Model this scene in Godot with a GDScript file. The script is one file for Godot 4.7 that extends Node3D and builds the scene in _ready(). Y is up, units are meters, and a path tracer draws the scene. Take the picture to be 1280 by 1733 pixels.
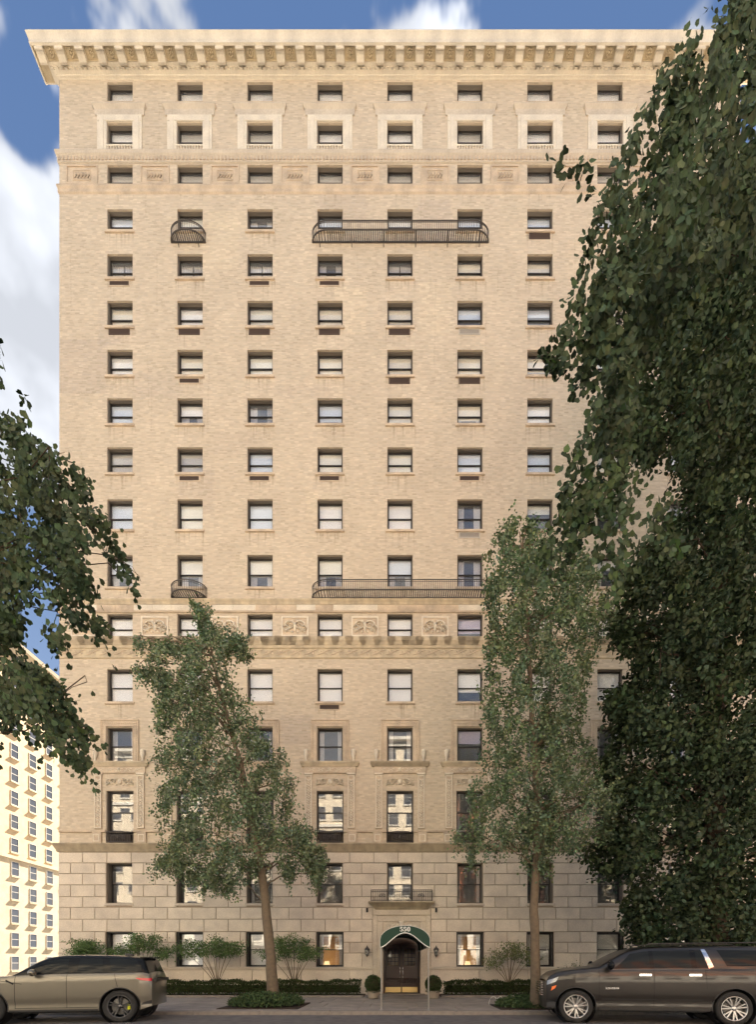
extends Node3D
# Photograph geometry: a level camera with a raised lens, F pixels of focal length, principal point (CX, CY),
# D metres in front of the facade; the facade shows at 36 photo pixels per metre.
const F := 792.0
const CX := 668.0
const CY := 1628.0
const D := 22.0
const EYE := 1.65
const WALK := 0.12
const KERB := 7.45
const XL := (100.0 - CX) / 36.0
const XR := (1254.0 - CX) / 36.0
var M := {}
var cache := {}
var counts := {}
var rng := RandomNumberGenerator.new()

func wx(px: float) -> float: return (px - CX) / 36.0
func wy(py: float) -> float: return EYE + (CY - py) / 36.0
func at(px: float, py: float, d: float) -> Vector3: return Vector3((px - CX) * d / F, EYE + (CY - py) * d / F, D - d)
func col(i: int) -> float: return 202.5 + 118.7 * i

# ---------------------------------------------------------------- mesh builder
class MB:
	var v := PackedVector3Array()
	var n := PackedVector3Array()
	var ix := PackedInt32Array()
	var u := PackedVector2Array()
	func tri(a: Vector3, b: Vector3, c: Vector3) -> void:
		var nn := (b - a).cross(c - a)
		if nn.length_squared() < 1e-16: return
		nn = nn.normalized()
		var k := v.size()
		v.append(a); v.append(c); v.append(b)
		n.append(nn); n.append(nn); n.append(nn)
		ix.append(k); ix.append(k + 1); ix.append(k + 2)
	func quad(a: Vector3, b: Vector3, c: Vector3, d: Vector3) -> void:
		tri(a, b, c); tri(a, c, d)
	func box(lo: Vector3, hi: Vector3) -> void:
		var a := Vector3(minf(lo.x, hi.x), minf(lo.y, hi.y), minf(lo.z, hi.z))
		var b := Vector3(maxf(lo.x, hi.x), maxf(lo.y, hi.y), maxf(lo.z, hi.z))
		quad(Vector3(a.x, a.y, b.z), Vector3(b.x, a.y, b.z), Vector3(b.x, b.y, b.z), Vector3(a.x, b.y, b.z))
		quad(Vector3(b.x, a.y, a.z), Vector3(a.x, a.y, a.z), Vector3(a.x, b.y, a.z), Vector3(b.x, b.y, a.z))
		quad(Vector3(a.x, a.y, a.z), Vector3(a.x, a.y, b.z), Vector3(a.x, b.y, b.z), Vector3(a.x, b.y, a.z))
		quad(Vector3(b.x, a.y, b.z), Vector3(b.x, a.y, a.z), Vector3(b.x, b.y, a.z), Vector3(b.x, b.y, b.z))
		quad(Vector3(a.x, b.y, b.z), Vector3(b.x, b.y, b.z), Vector3(b.x, b.y, a.z), Vector3(a.x, b.y, a.z))
		quad(Vector3(a.x, a.y, a.z), Vector3(b.x, a.y, a.z), Vector3(b.x, a.y, b.z), Vector3(a.x, a.y, b.z))
	# a block seen from +z with its four front edges bevelled by e
	func block(lo: Vector3, hi: Vector3, e: float) -> void:
		var f := [Vector3(lo.x + e, lo.y + e, hi.z), Vector3(hi.x - e, lo.y + e, hi.z), Vector3(hi.x - e, hi.y - e, hi.z), Vector3(lo.x + e, hi.y - e, hi.z)]
		var m := [Vector3(lo.x, lo.y, hi.z - e), Vector3(hi.x, lo.y, hi.z - e), Vector3(hi.x, hi.y, hi.z - e), Vector3(lo.x, hi.y, hi.z - e)]
		var k := [Vector3(lo.x, lo.y, lo.z), Vector3(hi.x, lo.y, lo.z), Vector3(hi.x, hi.y, lo.z), Vector3(lo.x, hi.y, lo.z)]
		quad(f[0], f[1], f[2], f[3])
		for i in 4:
			var j := (i + 1) % 4
			quad(m[i], m[j], f[j], f[i])
			quad(k[i], k[j], m[j], m[i])
	# a block seen from above with bevelled top edges
	func slab(lo: Vector3, hi: Vector3, e: float) -> void:
		var f := [Vector3(lo.x + e, hi.y, hi.z - e), Vector3(hi.x - e, hi.y, hi.z - e), Vector3(hi.x - e, hi.y, lo.z + e), Vector3(lo.x + e, hi.y, lo.z + e)]
		var m := [Vector3(lo.x, hi.y - e, hi.z), Vector3(hi.x, hi.y - e, hi.z), Vector3(hi.x, hi.y - e, lo.z), Vector3(lo.x, hi.y - e, lo.z)]
		var k := [Vector3(lo.x, lo.y, hi.z), Vector3(hi.x, lo.y, hi.z), Vector3(hi.x, lo.y, lo.z), Vector3(lo.x, lo.y, lo.z)]
		quad(f[0], f[1], f[2], f[3])
		for i in 4:
			var j := (i + 1) % 4
			quad(m[i], m[j], f[j], f[i])
			quad(k[i], k[j], m[j], m[i])
	func grid(p: Array, nn: Array, rows: int, cols: int) -> void:
		var k := v.size()
		for q in p: v.append(q)
		for q in nn: n.append(q)
		for r in rows - 1:
			for c in cols - 1:
				var a := k + r * cols + c
				ix.append_array(PackedInt32Array([a, a + cols + 1, a + 1, a, a + cols, a + cols + 1]))
	func tube(pts: Array, radii: Array, sides := 6) -> void:
		var k := v.size()
		var count := pts.size()
		for i in count:
			var dir: Vector3 = (pts[mini(i + 1, count - 1)] - pts[maxi(i - 1, 0)]).normalized()
			var s := dir.cross(Vector3.UP if absf(dir.y) < 0.9 else Vector3.RIGHT).normalized()
			var t := dir.cross(s)
			for j in sides:
				var a := TAU * j / sides
				var o := s * cos(a) + t * sin(a)
				v.append(pts[i] + o * radii[i]); n.append(o)
		for i in count - 1:
			for j in sides:
				var a := k + i * sides + j
				var b := k + i * sides + (j + 1) % sides
				ix.append_array(PackedInt32Array([a, b, b + sides, a, b + sides, a + sides]))
	func lathe(prof: Array, at: Vector3, sides := 12, axis := 1) -> void:
		var k := v.size()
		var count := prof.size()
		for i in count:
			var dd: Vector2 = prof[mini(i + 1, count - 1)] - prof[maxi(i - 1, 0)]
			var nr := Vector2(dd.y, -dd.x).normalized()
			for j in sides + 1:
				var a := TAU * j / sides
				var q := Vector3(cos(a) * prof[i].x, prof[i].y, sin(a) * prof[i].x)
				var m := Vector3(cos(a) * nr.x, nr.y, sin(a) * nr.x)
				if axis == 2:
					q = Vector3(q.x, q.z, q.y); m = Vector3(m.x, m.z, m.y)
				v.append(at + q); n.append(m)
		for i in count - 1:
			for j in sides:
				var a := k + i * (sides + 1) + j
				ix.append_array(PackedInt32Array([a, a + sides + 2, a + 1, a, a + sides + 1, a + sides + 2]))
	func ball(c: Vector3, r: Vector3, rings := 6, sides := 8) -> void:
		var k := v.size()
		for i in rings + 1:
			var t := PI * i / rings
			for j in sides + 1:
				var a := TAU * j / sides
				var o := Vector3(sin(t) * cos(a), cos(t), sin(t) * sin(a))
				v.append(c + o * r); n.append((o / r).normalized())
		for i in rings:
			for j in sides:
				var a := k + i * (sides + 1) + j
				ix.append_array(PackedInt32Array([a, a + 1, a + sides + 2, a, a + sides + 2, a + sides + 1]))
	# profile of (projection, height) points run along the front and returned along both sides
	func belt(prof: Array, x0: float, x1: float, back := -3.0) -> void:
		for i in prof.size() - 1:
			var a: Vector2 = prof[i]
			var b: Vector2 = prof[i + 1]
			quad(Vector3(x0 - b.x, b.y, b.x), Vector3(x1 + b.x, b.y, b.x), Vector3(x1 + a.x, a.y, a.x), Vector3(x0 - a.x, a.y, a.x))
			quad(Vector3(x0 - b.x, b.y, back), Vector3(x0 - b.x, b.y, b.x), Vector3(x0 - a.x, a.y, a.x), Vector3(x0 - a.x, a.y, back))
			quad(Vector3(x1 + b.x, b.y, b.x), Vector3(x1 + b.x, b.y, back), Vector3(x1 + a.x, a.y, back), Vector3(x1 + a.x, a.y, a.x))
	# the same, ending flat against the wall at both ends
	func mould(prof: Array, x0: float, x1: float, z := 0.0) -> void:
		for i in prof.size() - 1:
			var a: Vector2 = prof[i]
			var b: Vector2 = prof[i + 1]
			quad(Vector3(x0 - b.x, b.y, z + b.x), Vector3(x1 + b.x, b.y, z + b.x), Vector3(x1 + a.x, a.y, z + a.x), Vector3(x0 - a.x, a.y, z + a.x))
			quad(Vector3(x0 - b.x, b.y, z), Vector3(x0 - b.x, b.y, z + b.x), Vector3(x0 - a.x, a.y, z + a.x), Vector3(x0 - a.x, a.y, z))
			quad(Vector3(x1 + b.x, b.y, z + b.x), Vector3(x1 + b.x, b.y, z), Vector3(x1 + a.x, a.y, z), Vector3(x1 + a.x, a.y, z + a.x))
	func done() -> ArrayMesh:
		for q in range(0, ix.size(), 3):      # faces wound to agree with their normals
			var a := ix[q]
			var b := ix[q + 1]
			var c := ix[q + 2]
			if (v[b] - v[a]).cross(v[c] - v[a]).dot(n[a] + n[b] + n[c]) > 0.0:
				ix[q + 1] = c
				ix[q + 2] = b
		var arr := []
		arr.resize(Mesh.ARRAY_MAX)
		arr[Mesh.ARRAY_VERTEX] = v
		arr[Mesh.ARRAY_NORMAL] = n
		arr[Mesh.ARRAY_INDEX] = ix
		var m := ArrayMesh.new()
		m.add_surface_from_arrays(Mesh.PRIMITIVE_TRIANGLES, arr)
		return m

func mi(called: String, mesh: Mesh, m: Material, parent: Node = self) -> MeshInstance3D:
	var o := MeshInstance3D.new()
	o.name = called
	o.mesh = mesh
	o.material_override = m
	parent.add_child(o, true)
	return o

func group(called: String, parent: Node, where := Vector3.ZERO) -> Node3D:
	var o := Node3D.new()
	o.name = called
	o.position = where
	parent.add_child(o, true)
	return o

func numbered(called: String) -> String:
	var k: int = counts.get(called, 0)
	counts[called] = k + 1
	return called if k == 0 else "%s_%03d" % [called, k]

func thing(called: String, label: String, category: String, where := Vector3.ZERO, turn := 0.0, grp := "") -> Node3D:
	var o := Node3D.new()
	o.name = numbered(called)
	o.position = where
	o.rotation.y = turn
	add_child(o)
	tag(o, label, category, grp)
	return o

func tag(o: Node, label: String, category := "", grp := "", kind := "") -> void:
	if label: o.set_meta("label", label)
	if category: o.set_meta("category", category)
	if grp: o.set_meta("group", grp)
	if kind: o.set_meta("kind", kind)

func structure(called: String, mesh: Mesh, m: Material, label := "") -> MeshInstance3D:
	var o := mi(called, mesh, m)
	tag(o, label, "", "", "structure")
	return o

# ---------------------------------------------------------------- materials
func lin(r: float, g: float, b: float) -> Color: return Color(r, g, b).linear_to_srgb()

func mat(key: String, c: Color, rough := 0.8, metal := 0.0, spec := 0.5) -> StandardMaterial3D:
	var m := StandardMaterial3D.new()
	m.resource_name = key
	m.albedo_color = c
	m.roughness = rough
	m.metallic = metal
	m.metallic_specular = spec
	M[key] = m
	return m

func noise_tex(sd: int, freq: float, lo: Color, hi: Color, oct := 5, size := 512, mid := 0.5) -> NoiseTexture2D:
	var f := FastNoiseLite.new()
	f.seed = sd
	f.frequency = freq
	f.fractal_octaves = oct
	var g := Gradient.new()
	g.set_color(0, lo)
	g.set_color(1, hi)
	g.add_point(mid, lo.lerp(hi, 0.5))
	var t := NoiseTexture2D.new()
	t.noise = f
	t.width = size
	t.height = size
	t.seamless = true
	t.color_ramp = g
	return t

# albedo from noise mapped by world position; tile = metres one picture covers; over = coarse second layer that multiplies it
func grained(key: String, sd: int, lo: Color, hi: Color, tile: float, rough := 0.85, freq := 0.02, over := 0.0, bump := 0.0) -> StandardMaterial3D:
	var m := mat(key, Color.WHITE, rough)
	m.albedo_texture = noise_tex(sd, freq, lo, hi)
	m.uv1_triplanar = true
	m.uv1_world_triplanar = true
	m.uv1_scale = Vector3.ONE / tile
	if over > 0.0:
		m.detail_enabled = true
		m.detail_blend_mode = BaseMaterial3D.BLEND_MODE_MUL
		m.detail_uv_layer = BaseMaterial3D.DETAIL_UV_2
		m.detail_albedo = noise_tex(sd + 7, 0.012, Color(1 - over, 1 - over, 1 - over * 0.9), Color.WHITE, 4, 512, 0.45)
		m.uv2_triplanar = true
		m.uv2_world_triplanar = true
		m.uv2_scale = Vector3.ONE / (tile * 5.3)
	if bump > 0.0:
		m.heightmap_enabled = true
		m.heightmap_texture = m.albedo_texture
		m.heightmap_scale = bump
	return m

func make_brick() -> void:
	# courses of brick laid tone by tone, 36 m by 48 m, with the drips of soot below the sills
	var W := 2048
	var im := Image.create(W, W, false, Image.FORMAT_RGB8)
	im.fill(Color8(198, 184, 162))
	var r := RandomNumberGenerator.new()
	r.seed = 11
	var patch := FastNoiseLite.new()
	patch.seed = 5
	patch.frequency = 0.012
	patch.fractal_octaves = 4
	var pal := [Color8(205, 191, 168), Color8(196, 180, 157), Color8(211, 198, 177), Color8(187, 170, 147), Color8(201, 185, 159), Color8(215, 203, 183)]
	var courses := 700
	for j in courses:
		var y0 := int(j * W / float(courses))
		var y1 := int((j + 1) * W / float(courses))
		var x := -r.randf() * 12.0
		while x < W:
			var w := 11.0 + r.randf() * 1.5
			var c: Color = (pal[r.randi() % 6] as Color).lerp(Color8(203, 189, 169), 0.65)
			var k := 0.97 + 0.05 * patch.get_noise_2d(x * 0.5, y0 * 0.5) + r.randf_range(-0.05, 0.05)
			im.fill_rect(Rect2i(int(x), y0, int(w), maxi(2, y1 - y0 - (1 if j % 2 == 0 else 0))), Color(c.r * k, c.g * k, c.b * k))
			x += w + 0.7
	for q in 46:      # rebuilt and repointed patches, brick by brick
		var rx := r.randi_range(60, 1950)
		var ry := r.randi_range(160, 1500)
		var rw := r.randi_range(40, 150)
		var rh := r.randi_range(18, 110)
		var kk := r.randf_range(0.96, 1.04)
		for yy in range(ry, ry + rh):
			var inset := r.randi_range(0, 9)
			for xx in range(rx + inset, mini(rx + rw + inset, W)):
				var c := im.get_pixel(xx, yy)
				im.set_pixel(xx, yy, Color(c.r * kk, c.g * kk, c.b * lerpf(kk, 1.0, 0.3)))
	for q in 60:      # soot runs that start at a ledge and wander down
		var sx := r.randf_range(60.0, 1980.0)
		var sy := r.randi_range(150, 1400)
		var ln2 := r.randi_range(30, 150)
		for yy in ln2:
			sx += r.randf_range(-0.35, 0.35)
			if r.randf() < 0.3: continue
			for xx in r.randi_range(1, 4):
				var c := im.get_pixel(clampi(int(sx) + xx, 0, W - 1), sy + yy)
				im.set_pixel(clampi(int(sx) + xx, 0, W - 1), sy + yy, c.lerp(Color(0.42, 0.36, 0.29), 0.12))
	var tiers := [391, 471, 553, 636, 718, 801, 897, 994, 1188, 1289, 175, 314]
	for py in tiers:
		for i in 9:
			for s in 9:
				var px := col(i) + r.randf_range(-25.0, 25.0)
				var tx := int((wx(px) / 36.0 + 0.5) * W)
				var ty := int((1.0 - wy(py + 4.0) / 48.0) * W)
				var ln := r.randi_range(8, 44)
				var st := Image.create(r.randi_range(2, 6), ln, false, Image.FORMAT_RGBA8)
				for yy in ln:
					for xx in st.get_width():
						st.set_pixel(xx, yy, Color(0.33, 0.27, 0.2, r.randf_range(0.0, 0.26) * (1.0 - float(yy) / ln)))
				var dst := Image.create(st.get_width(), ln, false, Image.FORMAT_RGBA8)
				dst.copy_from(st)
				for yy in ln:
					for xx in st.get_width():
						var qx := posmod(tx + xx, W)
						var qy := clampi(ty + yy, 0, W - 1)
						var s4 := st.get_pixel(xx, yy)
						im.set_pixel(qx, qy, im.get_pixel(qx, qy).lerp(Color(s4.r, s4.g, s4.b), s4.a))
	var m := mat("brick", Color.WHITE, 0.92)
	m.albedo_texture = ImageTexture.create_from_image(im)
	m.uv1_triplanar = true
	m.uv1_world_triplanar = true
	m.uv1_triplanar_sharpness = 8.0
	m.uv1_scale = Vector3(1 / 36.0, 1 / 48.0, 1 / 36.0)
	m.uv1_offset = Vector3(0.5, 0, 0)

func make_materials() -> void:
	make_brick()
	grained("limestone", 21, Color8(200, 187, 166), Color8(222, 211, 193), 1.6, 0.88, 0.03, 0.16, 0.15)
	for i in 4:
		var k: float = [1.0, 0.97, 1.02, 0.95][i]
		grained("ashlar%d" % i, 31 + i, Color(0.825 * k, 0.775 * k, 0.70 * k), Color(0.90 * k, 0.855 * k, 0.785 * k), 1.3, 0.9, 0.03, 0.12, 0.2)
	grained("joint", 41, Color8(150, 137, 119), Color8(174, 160, 142), 0.7, 0.95)
	grained("terracotta", 42, Color8(204, 184, 157), Color8(226, 209, 184), 0.9, 0.85, 0.03, 0.2)
	grained("cream_stone", 43, Color8(222, 211, 190), Color8(240, 232, 214), 1.2, 0.85, 0.03, 0.12)
	grained("cornice_cream", 44, Color8(220, 210, 188), Color8(238, 230, 212), 1.4, 0.8, 0.03, 0.16)
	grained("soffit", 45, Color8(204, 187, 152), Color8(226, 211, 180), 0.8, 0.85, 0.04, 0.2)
	grained("mossy", 46, Color8(162, 148, 122), Color8(202, 188, 160), 0.6, 0.92, 0.05, 0.25)
	grained("ochre_cornice", 47, Color8(204, 187, 155), Color8(226, 211, 182), 0.7, 0.85, 0.05, 0.25)
	grained("sidewalk", 51, Color8(146, 139, 131), Color8(176, 168, 159), 1.1, 0.9, 0.04, 0.2)
	grained("sidewalk_pale", 52, Color8(144, 137, 129), Color8(172, 165, 157), 1.3, 0.9, 0.04, 0.2)
	grained("granite", 53, Color8(118, 110, 102), Color8(160, 152, 142), 0.3, 0.85, 0.06, 0.15)
	grained("asphalt", 54, Color8(100, 97, 95), Color8(128, 124, 121), 0.5, 0.9, 0.08, 0.25)
	grained("soil", 55, Color8(38, 28, 20), Color8(66, 50, 38), 0.4, 0.98, 0.08)
	grained("bark", 56, Color8(84, 72, 58), Color8(150, 134, 112), 0.22, 0.95, 0.05, 0.2, 1.2)
	grained("bark_dark", 57, Color8(52, 42, 32), Color8(92, 76, 60), 0.25, 0.95, 0.05, 0.2, 1.0)
	grained("yellow_brick", 58, Color8(190, 166, 130), Color8(208, 186, 150), 1.2, 0.9, 0.05, 0.12)
	grained("pale_stucco", 59, Color8(178, 164, 136), Color8(198, 184, 156), 2.0, 0.9, 0.03, 0.14)
	grained("red_brick", 60, Color8(186, 112, 80), Color8(210, 140, 104), 1.0, 0.9, 0.06, 0.15)
	grained("bounce_cream_brick", 61, Color8(226, 208, 178), Color8(240, 226, 200), 1.0, 0.9, 0.06, 0.15)  # cream tone, paled so these fronts bounce more light onto the facade
	grained("white_stone", 62, Color8(214, 208, 192), Color8(234, 228, 214), 1.5, 0.85, 0.03, 0.12)
	mat("frame", lin(0.035, 0.03, 0.026), 0.45)
	mat("lining", lin(0.17, 0.145, 0.115), 0.7)
	mat("frame_black", lin(0.012, 0.012, 0.013), 0.4)
	mat("iron", lin(0.07, 0.062, 0.056), 0.6)
	mat("vent_brown", lin(0.09, 0.06, 0.045), 0.7)
	mat("vent_slat", lin(0.035, 0.025, 0.02), 0.7)
	mat("vent_pale", lin(0.5, 0.46, 0.4), 0.6)
	mat("blind_white", lin(0.86, 0.86, 0.84), 0.9)
	mat("blind_cream", lin(0.76, 0.71, 0.58), 0.9)
	mat("blind_blue", lin(0.66, 0.74, 0.84), 0.9)
	mat("blind_ivory", lin(0.80, 0.79, 0.70), 0.9)
	mat("blind_lilac", lin(0.46, 0.42, 0.56), 0.9)
	mat("blind_grey", lin(0.52, 0.5, 0.45), 0.9)
	mat("curtain", lin(0.62, 0.6, 0.58), 0.95).rim_enabled = true
	mat("interior", lin(0.22, 0.19, 0.15), 0.95)
	mat("interior_warm", lin(0.55, 0.36, 0.16), 0.9)
	var g := mat("glass", Color(0.9, 0.93, 0.95, 0.03), 0.0, 0.0, 0.5)
	g.transparency = BaseMaterial3D.TRANSPARENCY_ALPHA
	var lg := mat("lamp_glow", lin(0.7, 0.62, 0.45), 0.9)
	lg.emission_enabled = true
	lg.emission = Color(1.0, 0.86, 0.6)
	lg.emission_energy_multiplier = 0.2
	mat("wood_door", lin(0.028, 0.009, 0.006), 0.32)
	mat("brass", lin(0.72, 0.53, 0.24), 0.28, 1.0)
	mat("chrome", lin(0.75, 0.75, 0.76), 0.12, 1.0)
	mat("steel", lin(0.34, 0.32, 0.29), 0.4, 0.8)
	mat("awning_green", lin(0.014, 0.045, 0.03), 0.85)
	mat("awning_white", lin(0.78, 0.78, 0.74), 0.8)
	mat("letter_white", lin(0.82, 0.82, 0.8), 0.7)
	mat("lantern_glass", Color(0.9, 0.92, 0.9, 0.2), 0.1).transparency = BaseMaterial3D.TRANSPARENCY_ALPHA
	mat("pot", lin(0.3, 0.26, 0.21), 0.9)
	for k in [["leaf_street", 0.5], ["leaf_shaded", 0.35], ["leaf_near_shaded", 0.4], ["leaf_hedge", 0.25], ["leaf_maple", 0.5]]:
		var m := mat(k[0], Color.WHITE, 0.7, 0.0, 0.22)
		m.vertex_color_use_as_albedo = true
		m.backlight_enabled = true
		m.backlight = Color(k[1] * 0.7, k[1], k[1] * 0.4)
		m.cull_mode = BaseMaterial3D.CULL_DISABLED

# ---------------------------------------------------------------- sky
func make_sky() -> ImageTexture:
	var W := 2048
	var H := 1024
	var n1 := FastNoiseLite.new()
	n1.seed = 3
	n1.frequency = 4.2
	n1.fractal_octaves = 7
	n1.fractal_gain = 0.6
	var n2 := FastNoiseLite.new()
	n2.seed = 9
	n2.frequency = 2.6
	n2.fractal_octaves = 6
	# where the photograph shows its clouds (px, py, spread) and its blue gaps
	var puffs := []
	for c in [[300, 10, 0.08, 0.3], [690, 10, 0.09, 0.3], [1160, 10, 0.07, 0.25], [60, 150, 0.07, 0.35], [30, 330, 0.12, 0.5], [30, 480, 0.12, 0.5], [45, 720, 0.09, 0.45], [20, 560, 0.1, 0.3],
			[30, 40, 0.07, -0.7], [100, 30, 0.05, -0.4], [500, 25, 0.07, -0.6], [960, 20, 0.12, -0.7], [40, 235, 0.035, -0.5], [70, 640, 0.04, -0.6], [60, 1000, 0.14, -0.6]]:
		puffs.append([Vector3(c[0] - CX, CY - c[1], -F).normalized(), c[2], c[3]])
	var px := PackedFloat32Array()
	px.resize(W * H * 3)
	var k := 0
	for j in H:
		var el := (0.5 - (j + 0.5) / H) * PI
		var sy := sin(el)
		var cy := cos(el)
		for i in W:
			var a := (i + 0.5) / W * TAU        # column 0 looks to -z
			var d := Vector3(sin(a) * cy, sy, -cos(a) * cy)
			var c := Vector3(0.9, 0.95, 1.0)
			if sy > 0.0:
				var t := pow(1.0 - sy, 2.2)
				var blue := Vector3(0.036, 0.066, 0.136).lerp(Vector3(0.22, 0.28, 0.37), t)
				var den := n1.get_noise_3d(d.x, d.y * 2.7, d.z) + 0.07
				if d.z < -0.2:
					for p in puffs:
						var ang: float = (d - p[0]).length_squared() / (p[1] * p[1])
						if ang < 6.0: den += p[2] * exp(-ang)
				var cov := smoothstep(-0.04, 0.22, den)
				var body := clampf(0.84 + 0.9 * n2.get_noise_3d(d.x * 2, d.y * 2, d.z * 2), 0.72, 1.12)
				var white := Vector3(0.97, 1.0, 1.06) * (0.325 * body)
				c = blue.lerp(white, cov * 0.9)
			else:
				c = Vector3(0.3, 0.29, 0.28)
			px[k] = c.x; px[k + 1] = c.y; px[k + 2] = c.z
			k += 3
	var im := Image.create_from_data(W, H, false, Image.FORMAT_RGBF, px.to_byte_array())
	return ImageTexture.create_from_image(im)

func _ready() -> void:
	rng.seed = 20
	# ---- camera
	var cam := Camera3D.new()
	cam.name = "camera"
	cam.position = Vector3(0, EYE, D)
	cam.projection = Camera3D.PROJECTION_FRUSTUM
	cam.near = 0.1
	cam.far = 3000.0
	cam.size = 1733.0 / F * 0.1
	cam.frustum_offset = Vector2((640.0 - CX) / F * 0.1, (CY - 866.5) / F * 0.1)
	add_child(cam)
	cam.current = true
	# ---- sky, exposure
	var env := Environment.new()
	env.background_mode = Environment.BG_SKY
	var sm := PanoramaSkyMaterial.new()
	sm.panorama = make_sky()
	var sky := Sky.new()
	sky.sky_material = sm
	env.sky = sky
	env.background_energy_multiplier = 0.5
	env.tonemap_mode = Environment.TONE_MAPPER_LINEAR
	env.tonemap_exposure = 6.7
	env.sdfgi_enabled = true
	env.ssao_enabled = true
	env.ssil_enabled = true
	var we := WorldEnvironment.new()
	we.name = "world_environment"
	we.environment = env
	add_child(we)
	# ---- sun: behind the building to the right, so the street front lies in open shade
	var sun := DirectionalLight3D.new()
	sun.name = "sun"
	sun.light_energy = 1.6
	sun.light_color = Color(1.0, 0.965, 0.91)
	sun.light_angular_distance = 0.5
	sun.shadow_enabled = true
	var el := deg_to_rad(42.0)
	var az := deg_to_rad(14.0)
	var to_sun := Vector3(sin(az) * cos(el), sin(el), -cos(az) * cos(el))
	add_child(sun)
	sun.look_at_from_position(Vector3(0, 60, 0), Vector3(0, 60, 0) - to_sun, Vector3.UP)

	make_materials()
	build_ground()
	build_apartments()
	build_neighbours()
	build_planting()
	build_entrance()
	build_cars()
	build_trees()

# ---------------------------------------------------------------- ground
func build_ground() -> void:
	var g := MB.new()
	g.quad(Vector3(-1500, -0.05, 1500), Vector3(1500, -0.05, 1500), Vector3(1500, -0.05, -1500), Vector3(-1500, -0.05, -1500))
	structure("ground", g.done(), M.asphalt)
	var r := MB.new()
	r.quad(Vector3(-220, 0, 19.0), Vector3(220, 0, 19.0), Vector3(220, 0, KERB - 0.1), Vector3(-220, 0, KERB - 0.1))
	structure("road", r.done(), M.asphalt)
	var sub := MB.new()
	sub.box(Vector3(-24, -0.04, -30), Vector3(120, WALK - 0.025, KERB - 0.32))
	var walk := structure("sidewalk", sub.done(), M.joint)
	var edges := [0.0, 1.85, 3.25, 4.65, 6.05, KERB - 0.33]
	for k in 5:
		var x := -19.0 + 0.35 * (k % 2)
		while x < 22.0:
			var w := 1.62
			var m := MB.new()
			var up := rng.randf_range(-0.004, 0.003)
			m.slab(Vector3(x + 0.012, WALK - 0.06, edges[k] + 0.012), Vector3(x + w - 0.012, WALK + up, edges[k + 1] - 0.012), 0.01)
			mi("paving_slab", m.done(), M.sidewalk if rng.randf() < 0.6 else M.sidewalk_pale, walk)
			x += w
	var kb := MB.new()
	kb.box(Vector3(-24, -0.03, KERB - 0.3), Vector3(60, WALK - 0.03, KERB - 0.06))
	var kerb := structure("kerb", kb.done(), M.joint)
	var x := -20.0
	while x < 24.0:
		var w := rng.randf_range(1.7, 2.5)
		var m := MB.new()
		m.slab(Vector3(x + 0.008, -0.03, KERB - 0.31), Vector3(x + w - 0.008, WALK + rng.randf_range(-0.006, 0.004), KERB + rng.randf_range(-0.008, 0.008)), 0.02)
		mi("kerb_stone", m.done(), M.granite, kerb)
		x += w
	var med := MB.new()
	med.slab(Vector3(-120, -0.04, 16.4), Vector3(120, WALK, 26.0), 0.03)
	structure("median", med.done(), M.sidewalk)
	var far := MB.new()
	far.slab(Vector3(-120, -0.04, 38.0), Vector3(120, WALK, 44.0), 0.03)
	structure("far_sidewalk", far.done(), M.sidewalk)

# ---------------------------------------------------------------- the apartment building
const TOPS := [1577, 1461, 1338, 1231, 1132, 1039, 939, 845, 757, 674, 592, 509, 430, 354, 279, 208, 139]
const ENDS := [1637, 1529, 1428, 1289, 1188, 1081, 994, 897, 801, 718, 636, 553, 471, 391, 314, 247, 175]
var bld: Node3D

func half(row: int) -> float: return 23.0 if row in [0, 2] else 21.6

func wall_sheet(mb: MB, rows: Array, ytop: float, ybot: float, z: float, reveal: float, door := false) -> void:
	# front sheet with its openings cut out and their reveals
	var xs := [XL, XR]
	var holes := []
	for r in rows:
		for i in 9:
			if door and r == 0 and i == 4: continue
			holes.append(Rect2(wx(col(i) - half(r)), wy(ENDS[r]), 2 * half(r) / 36.0, (ENDS[r] - TOPS[r]) / 36.0))
	if door: holes.append(Rect2(wx(649), WALK, 63 / 36.0, wy(1580) - WALK))
	var ys := [wy(ytop), wy(ybot)]
	for h in holes:
		for e in [h.position.x, h.end.x]: if not xs.has(e): xs.append(e)
		for e in [h.position.y, h.end.y]: if not ys.has(e): ys.append(e)
	xs.sort()
	ys.sort()
	for i in xs.size() - 1:
		for j in ys.size() - 1:
			var c := Vector2((xs[i] + xs[i + 1]) / 2, (ys[j] + ys[j + 1]) / 2)
			var open := false
			for h in holes:
				if h.has_point(c): open = true; break
			if not open: mb.quad(Vector3(xs[i], ys[j], z), Vector3(xs[i + 1], ys[j], z), Vector3(xs[i + 1], ys[j + 1], z), Vector3(xs[i], ys[j + 1], z))
	for h in holes:
		var a: Vector2 = h.position
		var b: Vector2 = h.end
		var q := z - reveal
		mb.quad(Vector3(a.x, a.y, q), Vector3(b.x, a.y, q), Vector3(b.x, a.y, z), Vector3(a.x, a.y, z))
		mb.quad(Vector3(a.x, b.y, z), Vector3(b.x, b.y, z), Vector3(b.x, b.y, q), Vector3(a.x, b.y, q))
		mb.quad(Vector3(a.x, a.y, q), Vector3(a.x, a.y, z), Vector3(a.x, b.y, z), Vector3(a.x, b.y, q))
		mb.quad(Vector3(b.x, a.y, z), Vector3(b.x, a.y, q), Vector3(b.x, b.y, q), Vector3(b.x, b.y, z))

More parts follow.
